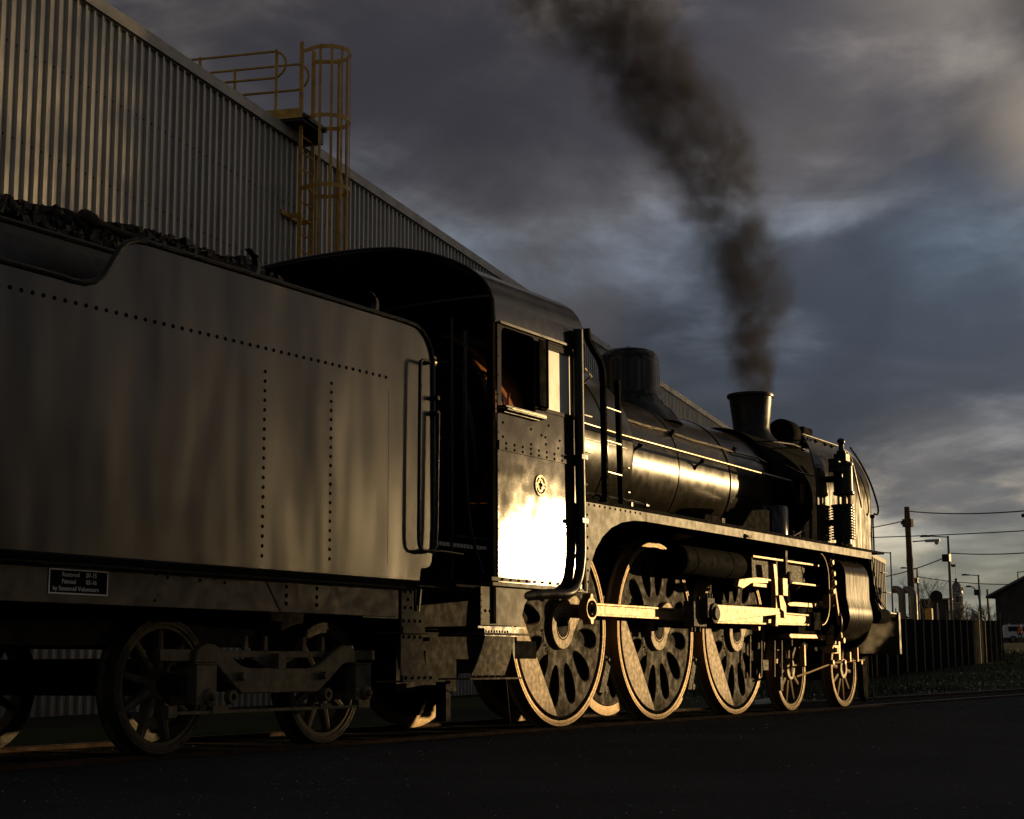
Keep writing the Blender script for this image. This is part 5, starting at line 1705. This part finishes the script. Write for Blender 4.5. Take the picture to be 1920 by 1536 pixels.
lamp_post(210.9, 55.2, 13.03, (-.4, 1.4), 1.3, 'distant street lamp just right of the timber pole, with a box halfway up', box=11.4, r=.16)
lamp_post(193.6, 42.8, 10.94, (-.3, 1.2), 1.1, 'street lamp with a square arm, first one right of the domed tower', box=8.9, r=.17)
lamp_post(223.4, 45.3, 12.8, (.1, -.8), .9, 'lamp on a short post above the roof slope of the dark gabled house', r=.13, head=1.0)
tl = thing('street_lamp', (290.4, 68, G(290, 68)), 'smallest street lamp with a curved neck, right behind the first lamp after the tower', 'street lamp', 'street lamps beyond the fence')
MB().tube([(290.4, 68, G(290, 68)), (290.4, 68, 11.5), (290.35, 68.2, 12.9), (290.2, 68.7, 13.8), (290, 69.4, 14.2)], .09, 6).build('pole', M['pole'], tl)
MB().lathe((290, 69.6, 14.15), (-.2, 1, 0), [(.02, -.5), (.16, -.2), (.16, .3), (.03, .6)], 8).build('lamp_head', M['black'], tl)
b = MB().cyl((290.8, 66.6, G(290, 68)), (290.8, 66.6, 13.6), .2, n=8)
tag(b.build('signal_post', M['pole']), 'plain dark post behind the lamps right of the domed tower', 'post')
# timber pole
tp = thing('utility_pole', (124.5, 30.0, G(124, 30)), 'tall weathered timber utility pole with a lamp arm and cables', 'utility pole')
prf = []
z0 = G(124, 30)
rw = random.Random(8)
for i in range(22):
    prf.append((.30 - .004 * i + rw.uniform(-.02, .02), i * (12.66 - z0) / 21))
MB().lathe((124.5, 30.0, z0), (0, .012, 1), prf, 12).build('pole', M['wood'], tp)
MB().box(124.2, 124.8, 29.75, 30.45, 11.1, 11.7).box(124.3, 124.7, 30.3, 30.6, 11.3, 11.5).build('cable_head', M['wood'], tp)
b = MB().tube([(124.5, 29.8, 9.95), (124.7, 28.8, 10.0)], .05, 6); b.build('arm', M['pole'], tp)
b = MB().obox((124.75, 28.3, 9.98), (0, 1, 0), (1, 0, 0), (0, 0, 1), .55, .14, .10).lathe((124.75, 28.0, 9.9), (0, 0, -1), [(.18, 0), (.14, .2), (.02, .25)], 10)
b.build('lamp_head', M['duct'], tp)
# lamp poking in from the right edge, near
nl = thing('street_lamp', (58.9, 4.6, G(59, 5)), 'near street lamp whose head just enters at the right edge of the picture', 'street lamp', 'street lamps beyond the fence')
MB().cyl((58.9, 3.6, G(59, 4)), (58.9, 3.6, 5.9), .08, .06, 10).build('pole', M['pole'], nl)
MB().tube([(58.9, 3.6, 5.8), (58.6, 5.7, 5.72)], .035, 6).build('arm', M['pole'], nl)
MB().lathe((58.6, 5.65, 5.72), (-.1, 1, 0), [(.03, -.2), (.10, 0), (.11, .3), (.05, .5)], 12).build('lamp_head', M['black'], nl)

def cable(a, c, sag, label, r=.035):
    a, c = Vector(a), Vector(c)
    pts = []
    for i in range(25):
        t = i / 24
        p = a.lerp(c, t); p.z -= sag * 4 * t * (1 - t)
        pts.append(p)
    o = MB().tube(pts, r, 6).build('overhead_cable', M['wire'])
    tag(o, label, 'cable', 'overhead cables strung from the poles')
cable((124.5, 29.9, 12.3), (70, -.0, 7.9), .7, 'cable running right from the top of the timber pole', .04)
cable((124.4, 30.2, 11.6), (112, 38, 9.6), .3, 'cable dropping left from the timber pole towards the locomotive', .04)
cable((118, 38, 10.1), (100, 2, 8.9), .35, 'long nearly level cable passing across the timber pole and the tall lamp', .035)
cable((144.6, 32.4, 10.3), (120, 4, 11.6), 1.3, 'cable sagging right from the tall dark street lamp', .045)
cable((144.6, 32.8, 10.0), (150, 48, 8.6), .9, 'cable sagging left from the tall dark street lamp', .045)
cable((210.9, 55.2, 11.9), (196, 22, 11.6), 1.6, 'faint far cable sagging between the distant lamp and the dark house', .05)

# domed tower
TWX, TWY = 318.3, 79.5
tw = thing('domed_tower', (TWX, TWY, G(TWX, TWY)), 'distant domed brick clock tower catching the sun, flag on top', 'tower')
z0 = G(TWX, TWY)
MB().lathe((TWX, TWY, z0), (0, 0, 1), [(1.15, 0), (1.15, 12.2 - z0), (1.02, 12.3 - z0), (1.02, 14.1 - z0)], 8).build('shaft', M['brick'], tw, smooth=0)
for z, r_ in ((12.2, 1.3), (14.1, 1.25)):
    MB().lathe((TWX, TWY, z), (0, 0, 1), [(r_ - .1, -.1), (r_, 0), (r_, .15), (r_ - .2, .25)], 16).build('cornice', M['duct'], tw)
MB().lathe((TWX, TWY, 14.3), (0, 0, 1), [(1.12, 0), (1.12, .5), (1.05, .95), (.85, 1.5), (.55, 1.95), (.30, 2.15), (.28, 2.5), (.36, 2.55), (.32, 2.75), (.05, 2.8)], 16).build('dome', M['dome'], tw)
for a in (200, 245, 290, 335):
    e = Vector((math.cos(R(a)), math.sin(R(a)), 0))
    MB().obox(Vector((TWX, TWY, 13.1)) + e * 1.0, (-e.y, e.x, 0), e, (0, 0, 1), .22, .08, .6).build('window', M['black'], tw)
    q = MB().obox(Vector((TWX, TWY, 15.0)) + e * 1.05, (-e.y, e.x, 0), e, (0, 0, 1), .28, .14, .35); q.build('dormer', M['brick'], tw)
MB().cyl((TWX, TWY, 17), (TWX, TWY, 20.0), .05, n=6).build('flag_pole', M['pole'], tw)
fv = [(TWX - .02, TWY + .02 + i * .22, 19.9 - .12 * math.sin(i * .9) - z_) for z_ in (0, .5) for i in range(6)]
MB().add(fv, [(i, i + 1, i + 7, i + 6) for i in range(5)]).build('flag', M['black'], tw, recalc=False)

# dark gabled house at the right edge
hs = thing('gabled_house', (203, 36, G(200, 36)), 'dark gabled house rising at the right edge behind the white vehicles', 'house')
hd = Vector((-.18, -1, 0)).normalized(); hb = Vector((1, -.18, 0))
h0 = Vector((194.0, 41.1, 0))
def hp(s, o, z): 
    p = h0 + hd * s + hb * o
    return (p.x, p.y, z)
g = G(196, 38)
b = MB()
prof = [(0, g - .4), (0, 8.55), (10, 13.1), (20, 8.55), (20, g - .4)]
vs = [hp(s, o, z) for o in (0, 17) for s, z in prof]
b.add(vs, [(0, 1, 2, 3, 4), (9, 8, 7, 6, 5), (0, 5, 6, 1), (3, 8, 9, 4)])
b.build('wall', M['dark'], hs, smooth=0)
b = MB()
for sa, sb_ in (((-.9, 8.18), (10, 13.14)), ((10, 13.14), (20.9, 8.18))):
    vs = [hp(sa[0], -.6, sa[1]), hp(sb_[0], -.6, sb_[1]), hp(sb_[0], 17.6, sb_[1]), hp(sa[0], 17.6, sa[1])]
    vs += [(x, y, z + .28) for x, y, z in vs]
    b.add(vs, [(3, 2, 1, 0), (4, 5, 6, 7), (0, 1, 5, 4), (1, 2, 6, 5), (2, 3, 7, 6), (3, 0, 4, 7)])
b.build('roof', M['roof'], hs, smooth=0)
b = MB().box(191.2, 191.5, 26.2, 28.0, g + 1.2, g + 3.0); b.build('window', M['vglass'], hs)
# low far building with a round sign
lb = thing('low_building', (240, 61, G(240, 61)), 'low dark far building silhouetted behind the fence left of the domed tower', 'building')
MB().box(240, 241.5, 59.4, 64.5, G(240, 61), 10.0).build('wall', M['dark'], lb)
MB().box(239.8, 241.7, 59.2, 64.8, 10.0, 10.2).build('roof', M['trim'], lb)
rs_ = thing('round_sign', (134.6, 31.0, G(134, 31)), 'dark round disc sign on a post above the palisade fence', 'sign')
MB().cyl((134.6, 31, G(134, 31)), (134.6, 31, 5.9), .06, n=8).build('post', M['pole'], rs_)
MB().lathe((134.45, 31, 6.1), (1, .2, 0), [(.03, 0), (.52, 0), (.52, .06), (.03, .06)], 28).build('disc', M['black'], rs_)
ym = thing('marker_post', (98, 22, G(98, 22)), 'stubby yellow marker post glimpsed above the fence', 'marker')
MB().box(98.0, 98.3, 20.9, 21.3, G(98, 21), 3.9).build('post', M['yellow'], ym)
wb = MB().box(230, 232, 50, 57, G(230, 55), 5.3).box(229.6, 232.2, 49.8, 57.2, 5.3, 5.5)
tag(wb.build('shed_row', M['dark']), 'long dark low outbuilding behind the palisade fence and bare trees', 'outbuilding')

# vehicles
def van(x, y, yaw_, ln_, label, ladder_rack=False):
    g = G(x, y)
    v = thing('parked_van', (x, y, g), label, 'van', 'white vehicles parked behind the fence')
    dv = Vector((math.cos(yaw_), math.sin(yaw_), 0)); sv = Vector((-dv.y, dv.x, 0))
    hl = ln_ / 2
    body = [(-hl, .45), (hl * .96, .45), (hl, .75), (hl * .97, .98), (hl * .58, 1.10), (hl * .32, 1.70), (hl * .22, 1.78), (-hl * .90, 1.80), (-hl * .98, 1.65), (-hl, 1.0)]
    b = MB()
    n = len(body)
    for o_ in (-.88, .88):
        for s_, z_ in body:
            p = Vector((x, y, g)) + dv * s_ + sv * o_
            b.v.append((p.x, p.y, g + z_))
    b.f += [tuple(range(n)), tuple(range(2 * n - 1, n - 1, -1))] + [(i, i + n, (i + 1) % n + n, (i + 1) % n) for i in range(n)]
    b.build('body', M['van'], v, bevel=.06)
    for w0_, w1_ in ((-.80, -.28), (-.22, .20)):
        for o_ in (-.89, .89):
            q = MB()
            vs = []
            for s_, z_ in ((w0_ * hl, 1.12), (w1_ * hl, 1.12), (w1_ * hl - (.0 if w1_ < 0 else -.12), 1.18), (w1_ * hl, 1.62), (w0_ * hl, 1.62)):
                for k_ in (0, 1):
                    p = Vector((x, y, 0)) + dv * s_ + sv * (o_ + .01 * k_ * (1 if o_ > 0 else -1))
                    vs.append((p.x, p.y, g + z_))
            m_ = 5
            q.add(vs, [tuple(2 * i for i in range(m_)), tuple(2 * i + 1 for i in range(m_ - 1, -1, -1))] + [(2 * i, 2 * i + 1, (2 * i + 3) % (2 * m_), (2 * i + 2) % (2 * m_)) for i in range(m_)])
            q.build('side_window', M['vglass'], v)
    q = MB()
    p = Vector((x, y, g + 1.38)) + dv * (hl * .455)
    q.obox(p, (dv.x * -.42, dv.y * -.42, .9), sv, dv, .30, .75, .012); q.build('windscreen', M['vglass'], v)
    for s_ in (-hl * .62, hl * .66):
        for o_ in (-.82, .82):
            p = Vector((x, y, g + .34)) + dv * s_ + sv * o_
            w_ = MB().lathe(p - sv * .1, sv, [(.1, 0), (.34, .0), (.35, .03), (.35, .18), (.34, .2), (.1, .2)], 18).build('wheel', M['rubber'], v)
            MB().lathe(p - sv * .105, sv, [(.02, 0), (.2, 0), (.2, .21), (.02, .21)], 12).build('hubcap', M['pole'], w_)
    for o_ in (-.6, .6):
        p = Vector((x, y, g + .85)) + dv * hl * 1.0 + sv * o_
        MB().obox(p, dv, sv, (0, 0, 1), .03, .16, .09).build('headlight', M['duct'], v)
    if ladder_rack:
        q = MB()
        for s_ in (-.7, -.2, .15):
            q.obox(Vector((x, y, g + 1.88)) + dv * s_ * hl, sv, dv, (0, 0, 1), .8, .03, .06)
        q.build('roof_rack', M['black'], v)
van(175.2, 33.3, R(-70), 4.9, 'white van with dark side windows, nearest of the parked ones at the right edge', True)
van(198.0, 38.6, R(-78), 5.4, 'pale van with only its roof showing above the nearer white one')
van(214, 50.5, R(-75), 5.0, 'pale vehicle glimpsed through the tops of the fence pales')

# person in an orange vest
def person(x, y):
    g = G(x, y)
    t = thing('person', (x, y, g), 'standing person in an orange vest and dark trousers beside the white van', 'person')
    def skin_body(name, verts, edges, radii, mt):
        me = bpy.data.meshes.new(name)
        me.from_pydata(verts, edges, [])
        o = bpy.data.objects.new(name, me); C.objects.link(o); o.parent = t
        me.materials.append(mt)
        md = o.modifiers.new('skin', 'SKIN')
        for v_, r_ in zip(me.skin_vertices[0].data, radii): v_.radius = r_
        me.skin_vertices[0].data[0].use_root = True
        s_ = o.modifiers.new('sub', 'SUBSURF'); s_.levels = 1; s_.render_levels = 1
        return o
    V = [(0, 0, .95), (0, 0, 1.15), (0, 0, 1.38), (0, 0, 1.50), (0, .02, 1.60), (0, .0, 1.72),
         (.0, .10, .90), (0, .12, .50), (0, .13, .08), (-.14, .13, .04),
         (.0, -.10, .90), (0, -.12, .50), (0, -.13, .08), (-.14, -.13, .04),
         (0, .20, 1.40), (-.03, .27, 1.12), (-.12, .24, .90), (-.16, .23, .82),
         (0, -.20, 1.40), (-.03, -.27, 1.12), (-.12, -.24, .90), (-.16, -.23, .82)]
    E = [(0, 1), (1, 2), (2, 3), (3, 4), (4, 5), (0, 6), (6, 7), (7, 8), (8, 9), (0, 10), (10, 11), (11, 12), (12, 13), (2, 14), (14, 15), (15, 16), (16, 17), (2, 18), (18, 19), (19, 20), (20, 21)]
    rad_ = [(.13, .16), (.12, .15), (.13, .17), (.055, .06), (.09, .085), (.09, .08), (.09, .09), (.06, .06), (.045, .045), (.035, .045), (.09, .09), (.06, .06), (.045, .045), (.035, .045),
            (.06, .06), (.045, .045), (.035, .035), (.03, .03), (.06, .06), (.045, .045), (.035, .035), (.03, .03)]
    skin_body('body', V, E, rad_, M['cloth'])
    MB().lathe((x, y, g + .98), (0, 0, 1), [(.19, 0), (.18, .2), (.21, .40), (.17, .50), (.08, .55)], 14, caps=False).build('vest', M['hivis'], t)
    MB().lathe((x - .01, y, g + 1.54), (0, 0, 1), [(.03, 0), (.085, .04), (.10, .12), (.09, .20), (.04, .245), (.005, .25)], 14).build('head', M['skin'], t)
    MB().lathe((x, y, g + 1.70), (0, 0, 1), [(.105, 0), (.10, .05), (.05, .10), (.005, .11)], 14).box(x - .18, x - .05, y - .07, y + .07, g + 1.70, g + 1.715).build('cap', M['hivis'], t)
person(166.3, 31.9)

# bare trees
def bare_tree(x, y, h, spread, label, seed, n_main=9, th=.12):
    rnd = random.Random(seed)
    g = G(x, y)
    t = thing('bare_tree', (x, y, g), label, 'tree', 'bare trees beyond the fence')
    b = MB().tube([(x, y, g - .2), (x + .1, y, g + h * .3), (x, y + .1, g + h * .5)], [th, th * .8, th * .6], 7)
    b.build('trunk', M['bark'], t)
    b = MB()
    def grow(p, d_, l, r, k):
        q = p + d_ * l
        mid = p + d_ * l * .5 + Vector((rnd.uniform(-1, 1), rnd.uniform(-1, 1), rnd.uniform(-1, 1))) * l * .07
        b.tube([p, mid, q], [r, r * .8, r * .6], 4)
        if k == 0: return
        for _ in range(rnd.choice((3, 3, 4))):
            nd = (d_ + Vector((rnd.gauss(0, .5), rnd.gauss(0, .5), rnd.gauss(.12, .38)))).normalized()
            grow(p + d_ * l * rnd.uniform(.4, 1), nd, l * rnd.uniform(.55, .8), r * .55, k - 1)
    for _ in range(n_main):
        a = rnd.uniform(0, 2 * PI)
        d_ = Vector((math.cos(a) * spread, math.sin(a) * spread, 1)).normalized()
        grow(Vector((x, y, g + h * rnd.uniform(.2, .5))), d_, h * rnd.uniform(.22, .33), th * .4, 3)
    b.build('branches', M['bark'], t, smooth=0, recalc=False)
bare_tree(153.6, 37.4, 7.2, .45, 'slender bare tree standing between the timber pole and the round disc sign', 1, th=.10, n_main=7)
bare_tree(232.0, 55.5, 6.4, 1.3, 'wide bare tree directly right of the domed tower', 2, th=.16, n_main=15)
bare_tree(232.6, 52.2, 6.0, 1.2, 'bare bushy tree next to the dark gabled house', 3, th=.16, n_main=16)
bare_tree(228.0, 54.0, 4.6, 1.3, 'lowest dark bare bush between the two wide bare trees', 4, th=.16, n_main=14)

def leafy_bush(x, y, w_, h, seed, label, cat='bush'):
    rnd = random.Random(seed)
    g = G(x, y)
    t = thing('bush', (x, y, g), label, cat)
    MB().tube([(x, y, g - .1), (x, y, g + h * .5)], .12, 6).build('stem', M['bark'], t)
    b = MB()
    for _ in range(2600):
        a = rnd.uniform(0, 2 * PI); rr = math.sqrt(rnd.random())
        z = rnd.random()
        wz = (1 - (2 * z - .9) ** 2 * .7)
        p = Vector((x + math.cos(a) * rr * w_ * .5 * wz, y + math.sin(a) * rr * w_ * wz, g + z * h * (1 - .25 * rr * rnd.random())))
        u_ = Vector((rnd.uniform(-1, 1), rnd.uniform(-1, 1), rnd.uniform(-1, 1))) * .10; v_ = Vector((rnd.uniform(-1, 1), rnd.uniform(-1, 1), rnd.uniform(-1, 1))) * .10
        b.add([p - u_, p + v_, p + u_, p - v_], [(0, 1, 2, 3)])
    b.build('foliage', M['leaf'], t, smooth=0, recalc=False)
leafy_bush(120, 29.5, 3.0, 2.6, 21, 'dark bush behind the fence below the slender bare tree')
leafy_bush(128, 29.8, 4.0, 2.2, 22, 'dark bush behind the fence below the domed tower')

# ---------------------------------------------------------------- sun blockers added on the far side of the yard
# (unseen, placed and shaped to throw the shade over tender, yard and shed)
UX_, UY_ = -S.y / math.hypot(S.x, S.y), S.x / math.hypot(S.x, S.y)
AX_, AY_ = S.x / math.hypot(S.x, S.y), S.y / math.hypot(S.x, S.y)
def au(a, u, z): return (AX_ * a + UX_ * u, AY_ * a + UY_ * u, z)
wh = thing('shed_shade_block', au(80, 24, 0), 'unseen brick block added across the yard on the sun side to shade the shed', 'shed_shade_block')  # unseen block added to keep the sun off the shed
b = MB()
U0, U1, A0, A1, HT = 14.2, 31.0, 72, 90, 15.5
vs = [au(A0, U0, 0), au(A1, U0, 0), au(A1, U1, 0), au(A0, U1, 0), au(A0, U0, HT), au(A1, U0, HT), au(A1, U1, HT), au(A0, U1, HT)]
b.add(vs, [(0, 1, 2, 3), (4, 7, 6, 5), (0, 4, 5, 1), (1, 5, 6, 2), (2, 6, 7, 3), (3, 7, 4, 0)])
b.build('wall', M['wall_brick'], wh, smooth=0)
def leaf_screen(u, w_, h, cover, label, seed, a=62, zlow=0.5, s_=.075):  # added unseen; coverage sets how much sun leaks through
    """leaf screen added against the sun; cover = fraction of it hidden"""
    rnd = random.Random(seed)
    t = thing('unseen_leaf_screen', au(a, u, 0), label, 'tree', 'leaf screens added on the sun side of the yard')
    MB().tube([au(a, u, -.2), au(a, u, h * .4), au(a, u + .3, h * .75)], [.3, .22, .1], 8).build('trunk', M['bark'], t)
    b = MB()
    step = .30
    for iu in range(int(w_ / step) + 1):
        for iz in range(int((h - zlow) / step) + 1):
            uf = min(1, (iu * step) / w_)
            c_ = cover if not isinstance(cover, tuple) else cover[0] + (cover[1] - cover[0]) * uf
            num = -math.log(1 - c_) * step * step / (s_ * s_ * 1.0)
            for _ in range(int(num + rnd.random())):
                uu = u - w_ / 2 + (iu + rnd.random()) * step
                z = zlow + (iz + rnd.random()) * step
                p = Vector(au(a + rnd.uniform(-3, 3), uu, z))
                x_ = Vector((rnd.uniform(-1, 1), rnd.uniform(-1, 1), rnd.uniform(-1, 1))).normalized(); y_ = x_.cross(Vector((rnd.uniform(-1, 1), rnd.uniform(-1, 1), rnd.uniform(-1, 1)))).normalized()
                b.add([p - x_ * s_, p + y_ * s_, p + x_ * s_, p - y_ * s_], [(0, 1, 2, 3)])
    b.build('foliage', M['leaf'], t, smooth=0, recalc=False)
leaf_screen(12.9, 3.0, 4.9, .995, 'unseen dense leaf screen added to block low sun below the first leaky one', 41, zlow=0)
leaf_screen(13.0, 2.6, 14.5, (.80, .93), 'unseen leaky leaf screen added left of the brick block to dim sun on the shed', 31)
leaf_screen(37.0, 12.4, 6.9, .995, 'unseen low dense leaf screen added right of the brick block to keep sun off the fence', 42, a=95, zlow=0)
leaf_screen(37.0, 12.0, 17.0, .90, 'unseen leaky leaf screen added right of the brick block to dim sun on the far shed', 32, a=95)
leaf_screen(3.30, 3.1, 15.5, (.975, .945), 'unseen leaf screen added nearest the sun gap to dim sun on the tender', 33, a=125, s_=.06)
leaf_screen(0.2, 3.2, 15.5, (.992, .972), 'second unseen leaf screen from the sun gap, added to dim sun on the tender', 34, a=125, s_=.07)
leaf_screen(43.2, 1.6, 14, .97, 'narrow unseen leaf screen added to shade a strip of the fence', 36, a=110)
leaf_screen(54.0, 17.0, 15.0, .97, 'widest unseen leaf screen added to shade the right end of the fence', 37, a=110)
bn = thing('tender_shade_block', au(80, -14, 0), 'long unseen brick block added across the yard to keep the sun off the tender', 'shed')  # unseen block added to keep the sun off the tender
b = MB()
vs = [au(74, -27, 0), au(88, -27, 0), au(88, -1.3, 0), au(74, -1.3, 0), au(74, -27, 11), au(88, -27, 11), au(88, -1.3, 11), au(74, -1.3, 11)]
b.add(vs, [(0, 1, 2, 3), (4, 7, 6, 5), (0, 4, 5, 1), (1, 5, 6, 2), (2, 6, 7, 3), (3, 7, 4, 0)])
b.build('wall', M['wall_brick'], bn, smooth=0)

bw_ = thing('sun_block_wall', (62, -20, 0), 'long unseen brick wall added across the yard to keep low sun off the ground', 'wall')  # added unseen so that low sun misses the ground
b = MB()
for i in range(12):
    x = 34 + i * 5
    zt = 3.03 + 0.0
    b.box(x, x + 4.6, -20.11, -19.89, -0.1, zt); b.box(x + 4.6, x + 5, -20.16, -19.84, -0.1, zt)
b.build('brickwork', M['wall_brick'], bw_)
MB().box(33.9, 94.1, -20.2, -19.8, 3.03, 3.12).build('coping', M['wall_brick'], bw_)

# unseen rises added behind the camera to darken horizon reflections
def ridge(az0, az1, dist, hgt, seed, name):
    rnd = random.Random(seed)
    n = 90
    vs = []
    hh = 0
    for i in range(n + 1):
        a = R(az0 + (az1 - az0) * i / n)
        hh = .7 * hh + rnd.uniform(-1, 1) * hgt * .14
        h = hgt + hh + hgt * .15 * math.sin(i * .23)
        for k, (dr, f) in enumerate(((0, 0.0), (4, .55), (12, .9), (25, 1.0), (60, 1.0))):
            r_ = dist + dr
            vs.append((r_ * math.cos(a), r_ * math.sin(a), -0.3 + h * f + (rnd.uniform(-.6, .6) if f > .5 else 0)))
    fs = [(i * 5 + k, (i + 1) * 5 + k, (i + 1) * 5 + k + 1, i * 5 + k + 1) for i in range(n) for k in range(4)]
    MB().add(vs, fs).build(name, M['leaf'], kind='structure', recalc=False, smooth=0)
ridge(52, 318, 170, 17, 61, 'unseen_ridge')
# ---------------------------------------------------------------- smoke and steam
def smoke_volume(name, label, cat, keys, yplane, z0, z1, dens, col, scale, hull_pad=1.25, drift=None, absorb=None, warp=0.35, seed=0.0, aniso=0.1, low_boost=1.0):
    """keys: list of (z, xc, yc, radius) with z rising; hull follows them, the density lives in the shader"""
    b = MB()
    n = 20
    vs, fs = [], []
    ks = []
    for (za, xa, ya, ra), (zb, xb, yb, rb) in zip(keys[:-1], keys[1:]):
        for i in range(5):
            t = i / 5
            ks.append((za + (zb - za) * t, xa + (xb - xa) * t, ya + (yb - ya) * t, ra + (rb - ra) * t))
    ks.append(keys[-1])
    for z, x, y, r in ks:
        for i in range(n):
            a = 2 * PI * i / n
            vs.append((x + math.cos(a) * r * hull_pad, y + math.sin(a) * r * hull_pad, z))
    for j in range(len(ks) - 1):
        for i in range(n):
            i2 = (i + 1) % n
            fs.append((j * n + i, j * n + i2, (j + 1) * n + i2, (j + 1) * n + i))
    fs.append(tuple(range(n - 1, -1, -1))); fs.append(tuple((len(ks) - 1) * n + i for i in range(n)))
    b.add(vs, fs)
    mt = bpy.data.materials.new(name + '_volume')
    mt.use_nodes = True
    t = NT(mt.node_tree)
    pos = t.n('ShaderNodeNewGeometry').outputs['Position']
    sp = t.n('ShaderNodeSeparateXYZ', {0: pos})
    x, y, z = sp.outputs
    zn = t.math('DIVIDE', t.math('SUBTRACT', z, z0), z1 - z0)
    def curve(vals, lo, hi):
        pts = [((k[0] - z0) / (z1 - z0), (v - lo) / (hi - lo)) for k, v in zip(keys, vals)]
        nd = t.n('ShaderNodeFloatCurve', {1: zn})
        cm = nd.mapping
        c = cm.curves[0]
        while len(c.points) < len(pts): c.points.new(0.5, 0.5)
        for p, (a_, b_) in zip(c.points, pts):
            p.location = (a_, b_); p.handle_type = 'VECTOR'
        cm.update()
        return t.math('ADD', t.math('MULTIPLY', nd.outputs[0], hi - lo), lo)
    xs = [k[1] for k in keys]; ysv = [k[2] for k in keys]; rs2 = [k[3] for k in keys]
    xcn = curve(xs, min(xs) - .01, max(xs) + .01); ycn = curve(ysv, min(ysv) - .01, max(ysv) + .01); rn = curve(rs2, 0.0, max(rs2))
    sh = t.vm('ADD', pos, (seed, seed * .7, 0))
    wn = t.n('ShaderNodeTexNoise', {'Vector': sh, 'Scale': scale * .7, 'Detail': 3, 'Roughness': .55}).outputs['Color']
    wv = t.n('ShaderNodeSeparateXYZ', {0: t.vm('SUBTRACT', wn, (.5, .5, .5))})
    ddx = t.math('ADD', t.math('SUBTRACT', x, xcn), t.math('MULTIPLY', wv.outputs[0], t.math('MULTIPLY', rn, warp * 4)))
    ddy = t.math('ADD', t.math('SUBTRACT', y, ycn), t.math('MULTIPLY', wv.outputs[1], t.math('MULTIPLY', rn, warp * 4)))
    dist = t.math('DIVIDE', t.math('SQRT', t.math('ADD', t.math('MULTIPLY', ddx, ddx), t.math('MULTIPLY', ddy, ddy))), rn)
    core = t.mr(dist, .15, 1.0, 1.0, 0.0)
    nz = t.noise(sh, scale, 5, .62, .3)
    body = t.mr(nz, .34, .64, 0.22, 1.5)
    e = t.math('MULTIPLY', t.mr(zn, 0.0, .012, 0.0, 1.0), t.mr(zn, 0.0, .35, low_boost, 1.0))
    dn = t.math('MULTIPLY', t.math('MULTIPLY', core, body), t.math('MULTIPLY', e, dens))
    ins = {'Color': (*col, 1), 'Density': dn, 'Anisotropy': aniso}
    if absorb: ins['Absorption Color'] = (*absorb, 1)
    v = t.n('ShaderNodeVolumePrincipled', ins)
    t.n('ShaderNodeOutputMaterial', {'Volume': v.outputs[0]})
    o = b.build(name, mt, smooth=60, kind='stuff')
    tag(o, label, cat)
    return o
SK = [(4.19, 20.68, .9, .34), (4.6, 20.76, .9, .43), (5.0, 20.92, .92, .58), (5.35, 21.02, .92, .68), (5.75, 20.92, .95, .72), (6.5, 20.60, 1.0, .82), (7.0, 19.95, 1.05, .94),
      (7.42, 19.15, 1.1, 1.05), (7.86, 18.35, 1.15, 1.12), (8.25, 17.6, 1.2, 1.2), (8.9, 16.3, 1.3, 1.5)]
smoke_volume('smoke', 'dark brown smoke plume climbing from the chimney and drifting left', 'smoke', SK, .9, 4.19, 8.9, 2.9, (.095, .090, .088), 2.1, warp=.30, low_boost=2.0)
ST_ = [(.70, 21.15, -.45, .10), (.82, 21.25, -.45, .22), (.95, 21.45, -.42, .30), (1.10, 21.7, -.40, .26), (1.25, 21.9, -.38, .12)]
smoke_volume('steam', 'thin golden wisp of steam drifting below the cylinder at the front', 'steam', ST_, -.45, .70, 1.25, 2.4, (.85, .8, .7), 5.0, warp=.5, seed=3.3, aniso=.5)
